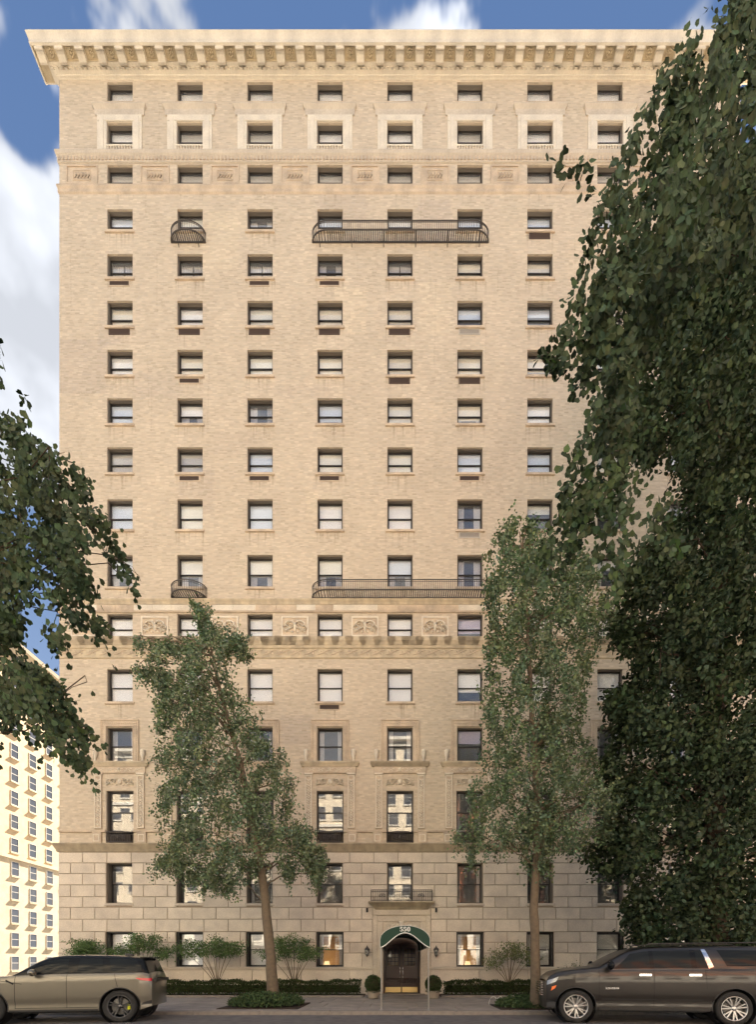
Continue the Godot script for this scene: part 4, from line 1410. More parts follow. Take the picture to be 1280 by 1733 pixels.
# Fill outlines (photo pixels) at distance d with hanging leafy twigs; returns leaf placements and twig roots.
func twigs(polys: Array, d: float, count: int, per: int, length: float, spread: float, size: float, deep: float, base: Color, flow: Vector3, droop: float, vary := 0.35, gap := -2.0, gf := 0.016) -> Dictionary:
	var holes := FastNoiseLite.new()      # openings between the leaf clumps
	holes.seed = 77
	holes.frequency = gf
	holes.fractal_octaves = 2
	var lo := Vector2(1e9, 1e9)
	var hi := -lo
	for q in polys:
		for p in q:
			lo = lo.min(p)
			hi = hi.max(p)
	var ts := []
	var cs := []
	var roots := []
	var n := 0
	var tries := 0
	while n < count and tries < count * 30:
		tries += 1
		var p := Vector2(rng.randf_range(lo.x, hi.x), rng.randf_range(lo.y, hi.y))
		if not in_poly(p, polys): continue
		if gap > -1.5 and holes.get_noise_2d(p.x * 1.3, p.y) < gap: continue
		n += 1
		# thickness follows how far inside the outline the twig is
		var inside := 0.0
		for e in [0.12, 0.25, 0.45]:
			var rr: float = e * F / d * deep * 1.2
			if in_poly(p + Vector2(rr, 0), polys) and in_poly(p - Vector2(rr, 0), polys): inside = e * 2.2
		var dz := rng.randfn(0.0, 0.5) * deep * (0.25 + inside)
		dz = clampf(dz, -deep, deep)
		var c := at(p.x, p.y, d)
		c = Vector3(0, EYE, D) + (c - Vector3(0, EYE, D)) * ((d - dz) / d)
		var dir := (flow + Vector3(rng.randfn(0, 0.45), rng.randfn(0, 0.3), rng.randfn(0, 0.45))).normalized()
		var ln := length * rng.randf_range(0.5, 1.2)
		var a := c - dir * ln * 0.5
		roots.append([a, c + dir * ln * 0.5])
		var tint := leaf_tone(base, vary * 0.5)
		for q in per:
			var t := rng.randf()
			var pos := a + dir * ln * t + Vector3(0, -0.25 * ln * t * t, 0) + Vector3(rng.randfn(0, spread), rng.randfn(0, spread), rng.randfn(0, spread))
			if droop > 0.5 and not in_poly(Vector2(CX + (pos.x) * F / (D - pos.z), CY - (pos.y - EYE) * F / (D - pos.z)), polys) and rng.randf() < (0.6 if droop > 0.7 else 0.35): continue
			if droop > 0.7:
				var dn := -(dir * 0.55 + Vector3(0, -0.6, 0) + Vector3(rng.randfn(0, 0.3), rng.randfn(0, 0.25), rng.randfn(0, 0.3))).normalized()
				var side := dn.cross(Vector3(rng.randfn(0, 0.7), rng.randfn(0, 0.5), 1.0)).normalized()
				ts.append(Transform3D(Basis(side, dn, side.cross(dn)).scaled(Vector3.ONE * size * rng.randf_range(0.7, 1.2)), pos))
			else:
				ts.append(Transform3D(leaf_basis(size, droop), pos))
			cs.append(leaf_tone(tint, vary * 0.5))
	return {"ts": ts, "cs": cs, "roots": roots}

func pts(a: Array) -> PackedVector2Array:
	var o := PackedVector2Array()
	for i in range(0, a.size(), 2): o.append(Vector2(a[i], a[i + 1]))
	return o

func bent(path: Array, radii: Array, sides: int, wob := 0.03) -> ArrayMesh:
	# smooth tapered limb through the given points
	var P := []
	var R := []
	for i in path.size() - 1:
		for k in 5:
			var t := k / 5.0
			var p0: Vector3 = path[maxi(i - 1, 0)]
			var p3: Vector3 = path[mini(i + 2, path.size() - 1)]
			P.append((path[i] as Vector3).cubic_interpolate(path[i + 1], p0, p3, t) + Vector3(rng.randfn(0, wob * 0.4), 0, rng.randfn(0, wob * 0.4)))
			R.append(lerpf(radii[i], radii[i + 1], t) * rng.randf_range(0.96, 1.06))
	P.append(path[-1])
	R.append(radii[-1])
	var m := MB.new()
	m.tube(P, R, sides)
	return m.done()

func branch_net(path: Array, roots: Array, count: int, r0: float, m: Material, parent: Node) -> void:
	var b := MB.new()
	for k in count:
		var e: Array = roots[rng.randi() % roots.size()]
		var tip: Vector3 = e[1]
		var best: Vector3 = path[0]
		var cost := 1e9
		for i in path.size() - 1:
			for q in 4:
				var p: Vector3 = (path[i] as Vector3).lerp(path[i + 1], q / 4.0)
				var dd := p.distance_to(e[0]) + (6.0 if p.y > e[0].y + 0.4 else 0.0) + absf(e[0].y - p.y - 0.9) * 0.6
				if dd < cost:
					cost = dd
					best = p
		var mid: Vector3 = best.lerp(e[0], 0.55) + Vector3(0, 0.15, 0)
		var way := [best, best.lerp(mid, 0.5) + Vector3(rng.randfn(0, 0.05), 0.05, rng.randfn(0, 0.05)), mid, e[0], tip]
		var P := []
		var R := []
		var reach := best.distance_to(tip)
		for q in 4:
			for h in 4:
				P.append((way[q] as Vector3).lerp(way[q + 1], h / 4.0) + Vector3(rng.randfn(0, 0.018), rng.randfn(0, 0.022), rng.randfn(0, 0.018)) * minf(reach, 3.0) * (0.0 if q + h == 0 else 1.0))
				R.append(r0 * lerpf(1.0, 0.12, (q * 4 + h) / 16.0))
		P.append(tip)
		R.append(r0 * 0.1)
		b.tube(P, R, 5)
	mi("branches", b.done(), m, parent)

func tree_from(o: Node3D, trunk: Array, radii: Array, data: Dictionary, leaf: Mesh, lm: Material, bm: Material, nbranch: int, br: float, singles := 0) -> void:
	mi("trunk", bent(trunk, radii, 14), bm, o)
	branch_net(trunk, data.roots, nbranch, br, bm, o)
	var ts: Array = data.ts
	var cs: Array = data.cs
	if singles > 0:
		# the leaves that show largest are leaves of their own
		var order := range(ts.size())
		var eye := Vector3(0, EYE, D)
		var dist := []
		for t in ts: dist.append((t.origin - eye).length() / t.basis.get_scale().x)
		order.sort_custom(func(a, b): return dist[a] < dist[b])
		var rest_t := []
		var rest_c := []
		var tones := []
		for k in 8:
			var c: Color = cs[order[k * 7]]
			var sm := (lm as StandardMaterial3D).duplicate()
			sm.vertex_color_use_as_albedo = false
			sm.albedo_color = c.linear_to_srgb()
			tones.append(sm)
		for k in order.size():
			if k < singles:
				var one := mi("leaf", leaf, tones[k % 8], o)
				one.transform = ts[order[k]]
			else:
				rest_t.append(ts[order[k]])
				rest_c.append(cs[order[k]])
		ts = rest_t
		cs = rest_c
	tag(multimesh("crown", leaf, ts, cs, lm, o), "", "", "", "stuff")

func build_trees() -> void:
	# street tree leaning over the third window bay
	var dA := 16.8
	var o := thing("street_tree", "leaning slender ginkgo street tree rising from the large ivy bed", "tree")
	var outA := [pts([325,1018,345,1030,365,1062,412,1075,428,1110,392,1104,385,1150,402,1178,432,1212,440,1250,482,1275,498,1330,494,1378,530,1405,553,1465,536,1505,515,1460,500,1482,485,1500,478,1455,450,1430,440,1482,410,1500,380,1512,345,1500,300,1480,258,1470,275,1420,265,1350,260,1300,265,1215,256,1195,268,1160,240,1142,222,1130,262,1133,245,1110,222,1090,290,1090,320,1085,345,1070,330,1040])]
	var dataA := twigs(outA, dA, 1050, 38, 0.8, 0.07, 0.105, 1.5, Color(0.16, 0.215, 0.15), Vector3(-0.45, -0.75, 0.1), 0.55, 0.45, -0.16, 0.022)
	var armsA := [[pts([222, 1084, 300, 1086, 340, 1100, 300, 1106, 250, 1100]), 40], [pts([222, 1126, 270, 1131, 310, 1150, 275, 1162, 238, 1145]), 40], [pts([375, 1078, 410, 1074, 430, 1112, 405, 1118, 380, 1100]), 34], [pts([321, 1014, 346, 1028, 366, 1064, 378, 1092, 345, 1086, 333, 1046]), 44],
		[pts([500, 1400, 532, 1404, 554, 1465, 541, 1506, 520, 1470, 500, 1440]), 50], [pts([478, 1440, 502, 1478, 489, 1503, 470, 1470]), 26], [pts([255, 1460, 300, 1440, 330, 1480, 290, 1482]), 40], [pts([300, 1480, 390, 1470, 400, 1512, 345, 1508]), 46]]
	for a in armsA:
		var e := twigs([a[0]], dA, a[1], 34, 0.45, 0.05, 0.10, 0.5, Color(0.16, 0.215, 0.15), Vector3(-0.3, -0.8, 0.1), 0.55)
		dataA.ts.append_array(e.ts)
		dataA.cs.append_array(e.cs)
		dataA.roots.append_array(e.roots)
	var trA := [at(463, 1701, dA), at(458, 1620, dA), at(446, 1500, dA), at(428, 1400, dA - 0.1), at(407, 1295, dA - 0.1), at(385, 1215, dA), at(365, 1130, dA), at(345, 1045, dA)]
	tree_from(o, trA, [0.24, 0.175, 0.145, 0.115, 0.09, 0.065, 0.04, 0.012], dataA, oval_leaf(), M.leaf_street, M.bark, 46, 0.035)
	# upright street tree to the right of the door
	var dB := 15.2
	var p := thing("street_tree", "upright full ginkgo street tree between the awning and the dark parked car", "tree")
	var outB := [pts([868,872,882,890,900,878,920,905,985,925,1010,960,1030,1000,1042,1050,1015,1080,1003,1130,985,1150,997,1200,980,1230,1010,1280,1060,1330,1052,1400,1000,1412,975,1450,950,1440,930,1462,915,1482,890,1470,860,1430,832,1447,812,1435,800,1467,768,1415,800,1400,775,1375,800,1330,812,1290,822,1220,813,1170,825,1140,818,1100,835,1060,798,1025,830,1010,818,990,850,950,820,948,840,900,828,892,855,905,860,880])]
	var dataB := twigs(outB, dB, 1250, 38, 0.75, 0.07, 0.10, 1.6, Color(0.14, 0.195, 0.13), Vector3(-0.15, -0.8, 0.1), 0.55, 0.45, -0.14, 0.022)
	var trB := [at(908, 1713, dB), at(907, 1620, dB), at(905, 1520, dB), at(911, 1420, dB), at(908, 1330, dB), at(900, 1200, dB), at(893, 1050, dB), at(880, 900, dB)]
	tree_from(p, trB, [0.19, 0.15, 0.135, 0.12, 0.10, 0.075, 0.05, 0.015], dataB, oval_leaf(), M.leaf_street, M.bark, 46, 0.035)
	# dense tree with shade-darkened leaves on the right, standing beyond the dark car
	var dC := 15.6
	var q := thing("shade_tree", "massive dense tree with shade-darkened leaves filling the space right of the street trees", "tree")
	var outC := [pts([1205,290,1310,240,1330,700,1330,1300,1330,1610,1240,1625,1150,1612,1085,1590,1060,1540,1075,1490,1010,1460,985,1440,1030,1400,1050,1340,1010,1310,1045,1250,1030,1180,1060,1130,1040,1080,1055,1020,1045,985,1090,930,1130,890,1180,860,1140,780,1060,760,1040,700,1090,640,1070,560,1120,480,1100,420,1150,350])]
	var dataC := twigs(outC, dC, 3000, 36, 0.9, 0.14, 0.18, 2.4, Color(0.048, 0.072, 0.045), Vector3(-0.2, -0.55, 0.2), 0.5, 0.5, -0.30, 0.012)  # leaf colour darkened to stand for the deep shade of the crown
	var trC := [at(1215, 1709, dC), at(1213, 1600, dC), at(1210, 1450, dC), at(1212, 1250, dC), at(1225, 1000, dC), at(1235, 700, dC), at(1250, 420, dC)]
	tree_from(q, trC, [0.42, 0.36, 0.33, 0.28, 0.22, 0.14, 0.03], dataC, oval_leaf(), M.leaf_shaded, M.bark_dark, 70, 0.06)
	# overhanging branches of two trees on the median, close to the camera
	var dR := 4.0
	var r := thing("median_tree", "ginkgo overhanging with large shade-darkened fan leaves above the dark parked car", "tree")
	var outR := [pts([1215,-40,1330,-60,1330,420,1240,430,1165,460,1130,520,1100,600,1080,700,1060,790,1062,860,1040,880,1020,870,985,900,955,930,965,860,985,790,1020,720,1035,660,1020,600,985,610,975,570,1000,490,1015,430,1035,390,1035,330,1075,295,1090,245,1120,200,1135,140,1165,100,1215,70]), pts([1110,840,1150,870,1120,905,1095,880])]
	var dataR := twigs(outR, dR, 600, 22, 0.5, 0.03, 0.066, 0.75, Color(0.048, 0.072, 0.045), Vector3(-0.35, -0.8, 0.1), 0.75, 0.5, 0.03, 0.014)  # shade painted into the leaf colour, darker than the street ginkgos
	for e in [[1100, 190, 1062, 262], [1075, 250, 1035, 320], [1040, 330, 1000, 400], [1020, 400, 975, 490], [1000, 470, 950, 570], [985, 560, 948, 615], [1010, 600, 975, 660], [1030, 650, 1000, 735], [1000, 740, 958, 810], [985, 800, 950, 860], [965, 860, 915, 940], [940, 920, 888, 1000], [1000, 890, 940, 985], [1035, 880, 1010, 960], [1055, 870, 1048, 1000], [1062, 900, 1062, 970], [1140, 110, 1105, 180], [1185, 60, 1150, 130], [1060, 420, 1000, 540], [1080, 560, 1030, 700], [960, 640, 940, 600]]:
		for turn in 3: spray(dataR, Vector2(e[0], e[1]), Vector2(e[2] + rng.randfn(0, 9.0), e[3] + rng.randfn(0, 12.0)), dR + rng.randfn(0, 0.12), 22, 0.066)
	for turn in 3: spray(dataR, Vector2(1045, 335), Vector2(932 + turn * 14, 268 + turn * 8), dR, 15, 0.075)
	sprig(dataR, [Vector2(960, 610), Vector2(932, 612), Vector2(915, 605)], dR)
	sprig(dataR, [Vector2(1150, 930), Vector2(1140, 905), Vector2(1128, 880)], dR)
	var trR := [Vector3(4.9, WALK, 17.6), Vector3(4.8, 3.0, 17.7), Vector3(4.4, 6.0, 17.9), Vector3(3.6, 8.4, 18.1), Vector3(3.0, 9.8, 18.1)]
	tree_from(r, trR, [0.3, 0.24, 0.2, 0.13, 0.04], dataR, fan_leaf(), M.leaf_near_shaded, M.bark_dark, 5, 0.014, 290)
	var dL := 4.3
	var l := thing("median_tree", "ginkgo hanging shade-darkened leafy branches in front of the sunlit yellow block", "tree")
	var outL := [pts([-40,660,10,690,35,702,62,732,110,782,150,808,162,850,187,892,218,962,236,982,200,972,165,912,150,902,140,872,142,950,152,985,167,1030,182,1082,168,1085,130,1050,112,1092,95,1142,73,1092,90,1040,70,990,60,955,50,1002,35,1062,8,1092,30,1102,80,1132,112,1160,122,1210,162,1232,140,1258,162,1298,108,1290,60,1262,20,1242,-40,1225])]
	var dataL := twigs(outL, dL, 460, 21, 0.38, 0.026, 0.062, 0.7, Color(0.050, 0.075, 0.048), Vector3(0.55, -0.65, 0.1), 0.75, 0.5, 0.0, 0.018)  # same ginkgo leaf, its tone lowered to suggest shade
	sprig(dataL, [Vector2(22, 740), Vector2(45, 705), Vector2(42, 672)], dL)
	sprig(dataL, [Vector2(-10, 640), Vector2(2, 610), Vector2(0, 585)], dL)
	var trL := [Vector3(-5.6, WALK, 17.3), Vector3(-5.5, 2.6, 17.4), Vector3(-5.2, 5.2, 17.6), Vector3(-4.9, 7.4, 17.7), Vector3(-4.7, 8.4, 17.8)]
	tree_from(l, trL, [0.28, 0.22, 0.18, 0.11, 0.03], dataL, fan_leaf(), M.leaf_near_shaded, M.bark_dark, 30, 0.013, 290)

func spray(data: Dictionary, from: Vector2, to: Vector2, d: float, n: int, size: float) -> void:
	# one drooping leafy twig between two points
	var a := at(from.x, from.y, d)
	var b := at(to.x, to.y, d)
	var dir := (b - a).normalized()
	data.roots.append([a, b])
	for k in n:
		var t := pow(rng.randf(), 0.8)
		var pos := a.lerp(b, t) + Vector3(rng.randfn(0, 0.035), rng.randfn(0, 0.03) + 0.06 * sin(t * PI), rng.randfn(0, 0.06)) * (1.15 - 0.7 * t)
		var dn := -(dir * 0.6 + Vector3(0, -0.5, 0) + Vector3(rng.randfn(0, 0.3), rng.randfn(0, 0.25), rng.randfn(0, 0.3))).normalized()
		var side := dn.cross(Vector3(rng.randfn(0, 0.7), rng.randfn(0, 0.5), 1.0)).normalized()
		data.ts.append(Transform3D(Basis(side, dn, side.cross(dn)).scaled(Vector3.ONE * size * rng.randf_range(0.7, 1.2)), pos))
		data.cs.append(leaf_tone(Color(0.048, 0.072, 0.045), 0.4))  # twig leaves share the tone with shade put into it

func sprig(data: Dictionary, path: Array, d: float) -> void:
	var p := []
	for q in path: p.append(at(q.x, q.y, d))
	data.roots.append([p[0], p[-1]])
	for k in 3: data.roots.append([p[0], p[-1]])
	for i in path.size() - 1:
		for k in 5:
			var c: Vector3 = (p[i] as Vector3).lerp(p[i + 1], k / 5.0)
			data.ts.append(Transform3D(leaf_basis(0.085, 0.8), c))
			data.cs.append(leaf_tone(Color(0.048, 0.072, 0.045), 0.3))  # sprig leaves carry the same painted-in shade
	for k in 5:
		data.ts.append(Transform3D(leaf_basis(0.085, 0.6), p[-1]))
		data.cs.append(leaf_tone(Color(0.048, 0.072, 0.045), 0.3))

func leaf_mass(count: int, size: float, base: Color, where: Callable, droop := 0.2, vary := 0.35) -> Dictionary:
	var ts := []
	var cs := []
	for k in count:
		var p: Vector3 = where.call()
		ts.append(Transform3D(leaf_basis(size, droop), p))
		cs.append(leaf_tone(base, vary))
	return {"ts": ts, "cs": cs}

func build_planting() -> void:
	# planter strip along the wall
	for seg in [[-15.6, -1.35], [2.02, 16.0]]:
		var pl := MB.new()
		pl.box(Vector3(seg[0], 0.06, 0.15), Vector3(seg[1], WALK + 0.05, 1.72))
		var bed := structure("planting_bed", pl.done(), M.soil)
		var x: float = seg[0]
		while x < seg[1] - 0.1:
			var e: float = minf(x + 1.5, seg[1])
			var st := MB.new()
			st.slab(Vector3(x + 0.006, 0.06, 1.72), Vector3(e - 0.006, WALK + 0.09, 1.86), 0.015)
			mi("edging_stone", st.done(), M.granite, bed)
			x = e
		# clipped hedge
		var h := thing("hedge", "long low clipped hedge along the wall " + ("on the side of the leaning street tree" if seg[0] < 0 else "on the side of the dark parked car"), "hedge", Vector3(0, 0, 0))
		var hx0: float = seg[0] + 0.15
		var hx1: float = seg[1] - 0.12
		var f := func() -> Vector3:
			var r := rng.randf()
			var x2 := rng.randf_range(hx0, hx1)
			var top := 0.80 + 0.035 * sin(x2 * 2.3) + 0.03 * sin(x2 * 7.1 + 1.0)
			if r < 0.34: return Vector3(x2, top + rng.randfn(0, 0.025), rng.randf_range(1.0, 1.62))
			if r < 0.85:
				var y := lerpf(0.2, top, pow(rng.randf(), 0.7))
				return Vector3(x2, y, 1.6 + rng.randfn(0, 0.03) - 0.06 * (1.0 - y))
			return Vector3(x2, rng.randf_range(0.3, top), rng.randf_range(1.0, 1.6))
		var data := leaf_mass(int((hx1 - hx0) * 1900), 0.07, Color(0.042, 0.062, 0.026), f, 0.1, 0.45)
		tag(multimesh("foliage", oval_leaf(), data.ts, data.cs, M.leaf_hedge, h), "", "", "", "stuff")
		var stems := MB.new()
		var sx := hx0 + 0.1
		while sx < hx1:
			stems.tube([Vector3(sx, WALK, 1.45 + rng.randf_range(-0.2, 0.1)), Vector3(sx + rng.randfn(0, 0.05), 0.4, 1.5), Vector3(sx + rng.randfn(0, 0.09), 0.72, 1.5)], [0.014, 0.011, 0.006], 4)
			sx += rng.randf_range(0.09, 0.2)
		mi("stems", stems.done(), M.bark_dark, h)
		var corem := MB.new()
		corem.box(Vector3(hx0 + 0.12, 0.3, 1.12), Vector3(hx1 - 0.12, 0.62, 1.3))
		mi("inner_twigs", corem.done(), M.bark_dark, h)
	# clipped ball shrubs in stone pots either side of the doors
	for a in [[632.0, 0.36, "clipped round boxwood in a stone pot beside the hedge with the leaning tree"], [734.0, 0.35, "clipped round boxwood in a stone pot on the dark parked car's side of the doors"]]:
		var c := at(a[0], 1665.0, 19.6)
		var o := thing("potted_boxwood", a[2], "shrub", Vector3(c.x, WALK, c.z), 0.0, "boxwoods flanking the doors")
		var pot := MB.new()
		pot.lathe([Vector2(0, 0), Vector2(0.2, 0), Vector2(0.21, 0.04), Vector2(0.26, 0.26), Vector2(0.29, 0.28), Vector2(0.29, 0.33), Vector2(0.24, 0.33), Vector2(0.0, 0.31)], Vector3.ZERO, 18)
		mi("pot", pot.done(), M.pot, o)
		var R: float = a[1]
		var cyy := c.y - WALK
		var f := func() -> Vector3:
			var n := Vector3(rng.randfn(), rng.randfn(), rng.randfn()).normalized()
			return Vector3(0, cyy, 0) + n * R * Vector3(1, 1.03, 1) * (1.0 - 0.16 * pow(rng.randf(), 2))
		var data := leaf_mass(3600, 0.045, Color(0.04, 0.068, 0.026), f, 0.0, 0.4)
		tag(multimesh("foliage", oval_leaf(), data.ts, data.cs, M.leaf_hedge, o), "", "", "", "stuff")
		var f2 := func() -> Vector3:
			var n := Vector3(rng.randfn(), absf(rng.randfn()) * 0.3, rng.randfn()).normalized()
			return Vector3(0, 0.3, 0) + n * Vector3(0.34, 0.14, 0.34) * sqrt(rng.randf())
		var d2 := leaf_mass(900, 0.045, Color(0.07, 0.085, 0.045), f2, 0.6, 0.4)
		tag(multimesh("trailing_leaves", oval_leaf(), d2.ts, d2.cs, M.leaf_hedge, o), "", "", "", "stuff")
		var st := MB.new()
		st.tube([Vector3(0, 0.25, 0), Vector3(0, cyy, 0)], [0.025, 0.02], 6)
		mi("stem", st.done(), M.bark_dark, o)
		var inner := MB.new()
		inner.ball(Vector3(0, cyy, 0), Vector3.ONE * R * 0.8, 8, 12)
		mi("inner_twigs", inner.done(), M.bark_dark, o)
	# small spreading maples in the bed: trunk px, crown px box
	var spec := [[142, 118, 165, 1592, 1618, "small leafy shrub by the building corner behind the bronze car"], [240, 192, 282, 1584, 1622, "small spreading maple rising behind the bronze car's tail"], [367, 310, 408, 1585, 1622, "small spreading maple before the blind-drawn window between car and leaning tree"],
		[497, 450, 538, 1584, 1624, "small spreading maple between the leaning tree and the awning"], [862, 826, 906, 1598, 1632, "thin pale-leaved maple beside the upright street tree"]]
	for s in spec:
		var d := 20.7
		var b := at(s[0], 1662, d)
		var o := thing("small_maple", s[5], "small tree", Vector3(b.x, WALK + 0.05, b.z), 0.0, "small maples along the wall")
		var lo := at(s[1], s[4], d) - o.position
		var hi := at(s[2], s[3], d) - o.position
		var br := MB.new()
		var tips := []
		var fork := Vector3(0.02, 0.42, 0)
		br.tube([Vector3.ZERO, Vector3(0.01, 0.2, 0), fork], [0.035, 0.03, 0.026], 7)
		for k in 10:
			var t := k / 9.0
			var tip := Vector3(lerpf(lo.x, hi.x, t), lerpf(lo.y, hi.y, clampf(0.35 + 0.65 * sin(t * PI) + rng.randfn(0, 0.16), 0, 1)), rng.randfn(0, 0.4))
			var mid := fork.lerp(tip, 0.55) + Vector3(0, 0.1, 0)
			br.tube([fork, fork.lerp(mid, 0.5) + Vector3(0, 0.05, 0), mid, tip], [0.02, 0.015, 0.01, 0.003], 5)
			for e in 4: tips.append(tip.lerp(mid, e / 5.0) + Vector3(rng.randfn(0, 0.06), 0, rng.randfn(0, 0.1)))
		mi("trunk", br.done(), M.bark, o)
		var f := func() -> Vector3:
			var c: Vector3 = tips[rng.randi() % tips.size()]
			return c + Vector3(rng.randfn(0, 0.2), rng.randfn(0, 0.075), rng.randfn(0, 0.2)) - Vector3(0, 0.02, 0)
		var data := leaf_mass(4400 if s[0] < 800 else 2300, 0.08, Color(0.11, 0.175, 0.075) if s[0] < 800 else Color(0.17, 0.20, 0.10), f, 0.35, 0.35)
		tag(multimesh("crown", oval_leaf(), data.ts, data.cs, M.leaf_maple, o), "", "", "", "stuff")
	# loose shrub in front of the base behind the dark car's bonnet
	var sb := at(980, 1660, 20.4)
	var so := thing("loose_shrub", "loose grey-green flowering shrub behind the dark car's bonnet", "shrub", Vector3(sb.x, WALK + 0.05, sb.z))
	var sm := MB.new()
	var tips2 := []
	for k in 22:
		var tip := Vector3(rng.randfn(0, 0.42), rng.randf_range(0.7, 1.5), rng.randfn(0, 0.25))
		tip.y -= 0.5 * absf(tip.x)
		sm.tube([Vector3(rng.randfn(0, 0.05), 0, 0), tip * Vector3(0.4, 0.55, 0.4), tip], [0.015, 0.01, 0.004], 5)
		for e in 4: tips2.append(tip * (0.55 + 0.15 * e))
	mi("stems", sm.done(), M.bark_dark, so)
	var fs := func() -> Vector3: return tips2[rng.randi() % tips2.size()] + Vector3(rng.randfn(0, 0.1), rng.randfn(0, 0.08), rng.randfn(0, 0.1))
	var sd := leaf_mass(2600, 0.06, Color(0.10, 0.12, 0.065), fs, 0.2, 0.5)
	tag(multimesh("foliage", oval_leaf(), sd.ts, sd.cs, M.leaf_maple, so), "", "", "", "stuff")
	# ivy beds round the two street trees
	for v in [[-4.45, 5.75, 1.32, 1.15, "mound of dark ivy round the leaning street tree", 0.52], [4.4, 6.2, 1.0, 0.85, "ivy bed with low wire hoops round the upright street tree", 0.42]]:
		var o := thing("ivy_bed", v[4], "ground cover", Vector3(v[0], WALK, v[1]))
		var soil := MB.new()
		soil.slab(Vector3(-v[2], -0.05, -v[3]), Vector3(v[2], 0.03, v[3]), 0.02)
		mi("soil", soil.done(), M.soil, o)
		var f := func() -> Vector3:
			var a := rng.randf() * TAU
			var r := sqrt(rng.randf())
			var hh: float = v[5] * sqrt(maxf(0.0, 1.0 - r * r * 0.85)) * rng.randf_range(0.55, 1.05)
			return Vector3(cos(a) * r * v[2] * 0.97, 0.03 + hh * (0.4 + 0.6 * rng.randf()), sin(a) * r * v[3] * 0.97)
		var data := leaf_mass(7000, 0.085, Color(0.06, 0.095, 0.045), f, 0.0, 0.45)
		tag(multimesh("ivy", oval_leaf(), data.ts, data.cs, M.leaf_hedge, o), "", "", "", "stuff")
		if v[0] > 0:
			for k in 8:
				var hoop := []
				var rr := []
				for q in 11:
					var a := PI * q / 10.0
					hoop.append(Vector3(-v[2] + (k + 0.5) * v[2] / 4.0 - cos(a) * 0.16, 0.28 * sin(a) + 0.02, -v[3]))
					rr.append(0.009)
				var hm := MB.new()
				hm.tube(hoop, rr, 5)
				mi("hoop", hm.done(), M.awning_white, o)

# ---------------------------------------------------------------- cars
class Car:
	var L0: float          # front end x
	var L1: float          # rear end x
	var W: float           # half width
	var sill: float
	var belt: Array        # [x, y] pairs
	var roof: Array
	var axles: Array
	var arch: float
	var hub: float
	var gh0: float         # greenhouse begins (cowl)
	var gh1: float         # greenhouse ends
	func lerp_of(a: Array, x: float) -> float:
		if x <= a[0][0]: return a[0][1]
		for i in a.size() - 1:
			if x <= a[i + 1][0]:
				var t: float = (x - a[i][0]) / (a[i + 1][0] - a[i][0])
				return lerpf(a[i][1], a[i + 1][1], t)
		return a[-1][1]
	func plan(x: float) -> float:
		var f := clampf((L0 + 0.75 - x) / 0.75, 0, 1)
		var r := clampf((x - L1 + 0.6) / 0.6, 0, 1)
		return W * (1.0 - 0.22 * pow(f, 2.4)) * (1.0 - 0.17 * pow(r, 2.6))
	func bottom(x: float) -> float:
		var y := sill
		if x < axles[0] - arch: y = sill + 0.0
		if x > axles[1] + arch: y = sill + 0.14 * clampf((x - axles[1] - arch) / 0.4, 0, 1)
		for a in axles:
			var q: float = absf(x - a)
			if q < arch: y = maxf(y, hub + sqrt(arch * arch - q * q))
		return y
	func low(x: float, y: float) -> Vector3:      # point on the lower body side
		var b := lerp_of(belt, x)
		var t := clampf((y - sill) / (b - sill), -0.3, 1.0)
		var k := 0.955 + 0.045 * sin(PI * clampf(0.08 + 0.62 * t, 0, 1))
		k -= 0.022 * exp(-pow((t - 0.20) / 0.09, 2))
		k -= 0.05 * pow(maxf(0, t - 0.82) / 0.18, 2)
		return Vector3(x, y, plan(x) * k)
	func high(x: float, g: float) -> Vector3:     # point on the greenhouse side, g 0 at belt to 1 at roof edge
		var b := lerp_of(belt, x)
		var r := maxf(lerp_of(roof, x) - 0.035, b + 0.004)
		var h := r - b
		var base := low(x, b).z
		return Vector3(x, b + h * g, base - 0.012 * g - 0.30 * h * pow(g, 1.25) - 0.05 * pow(g, 6) )

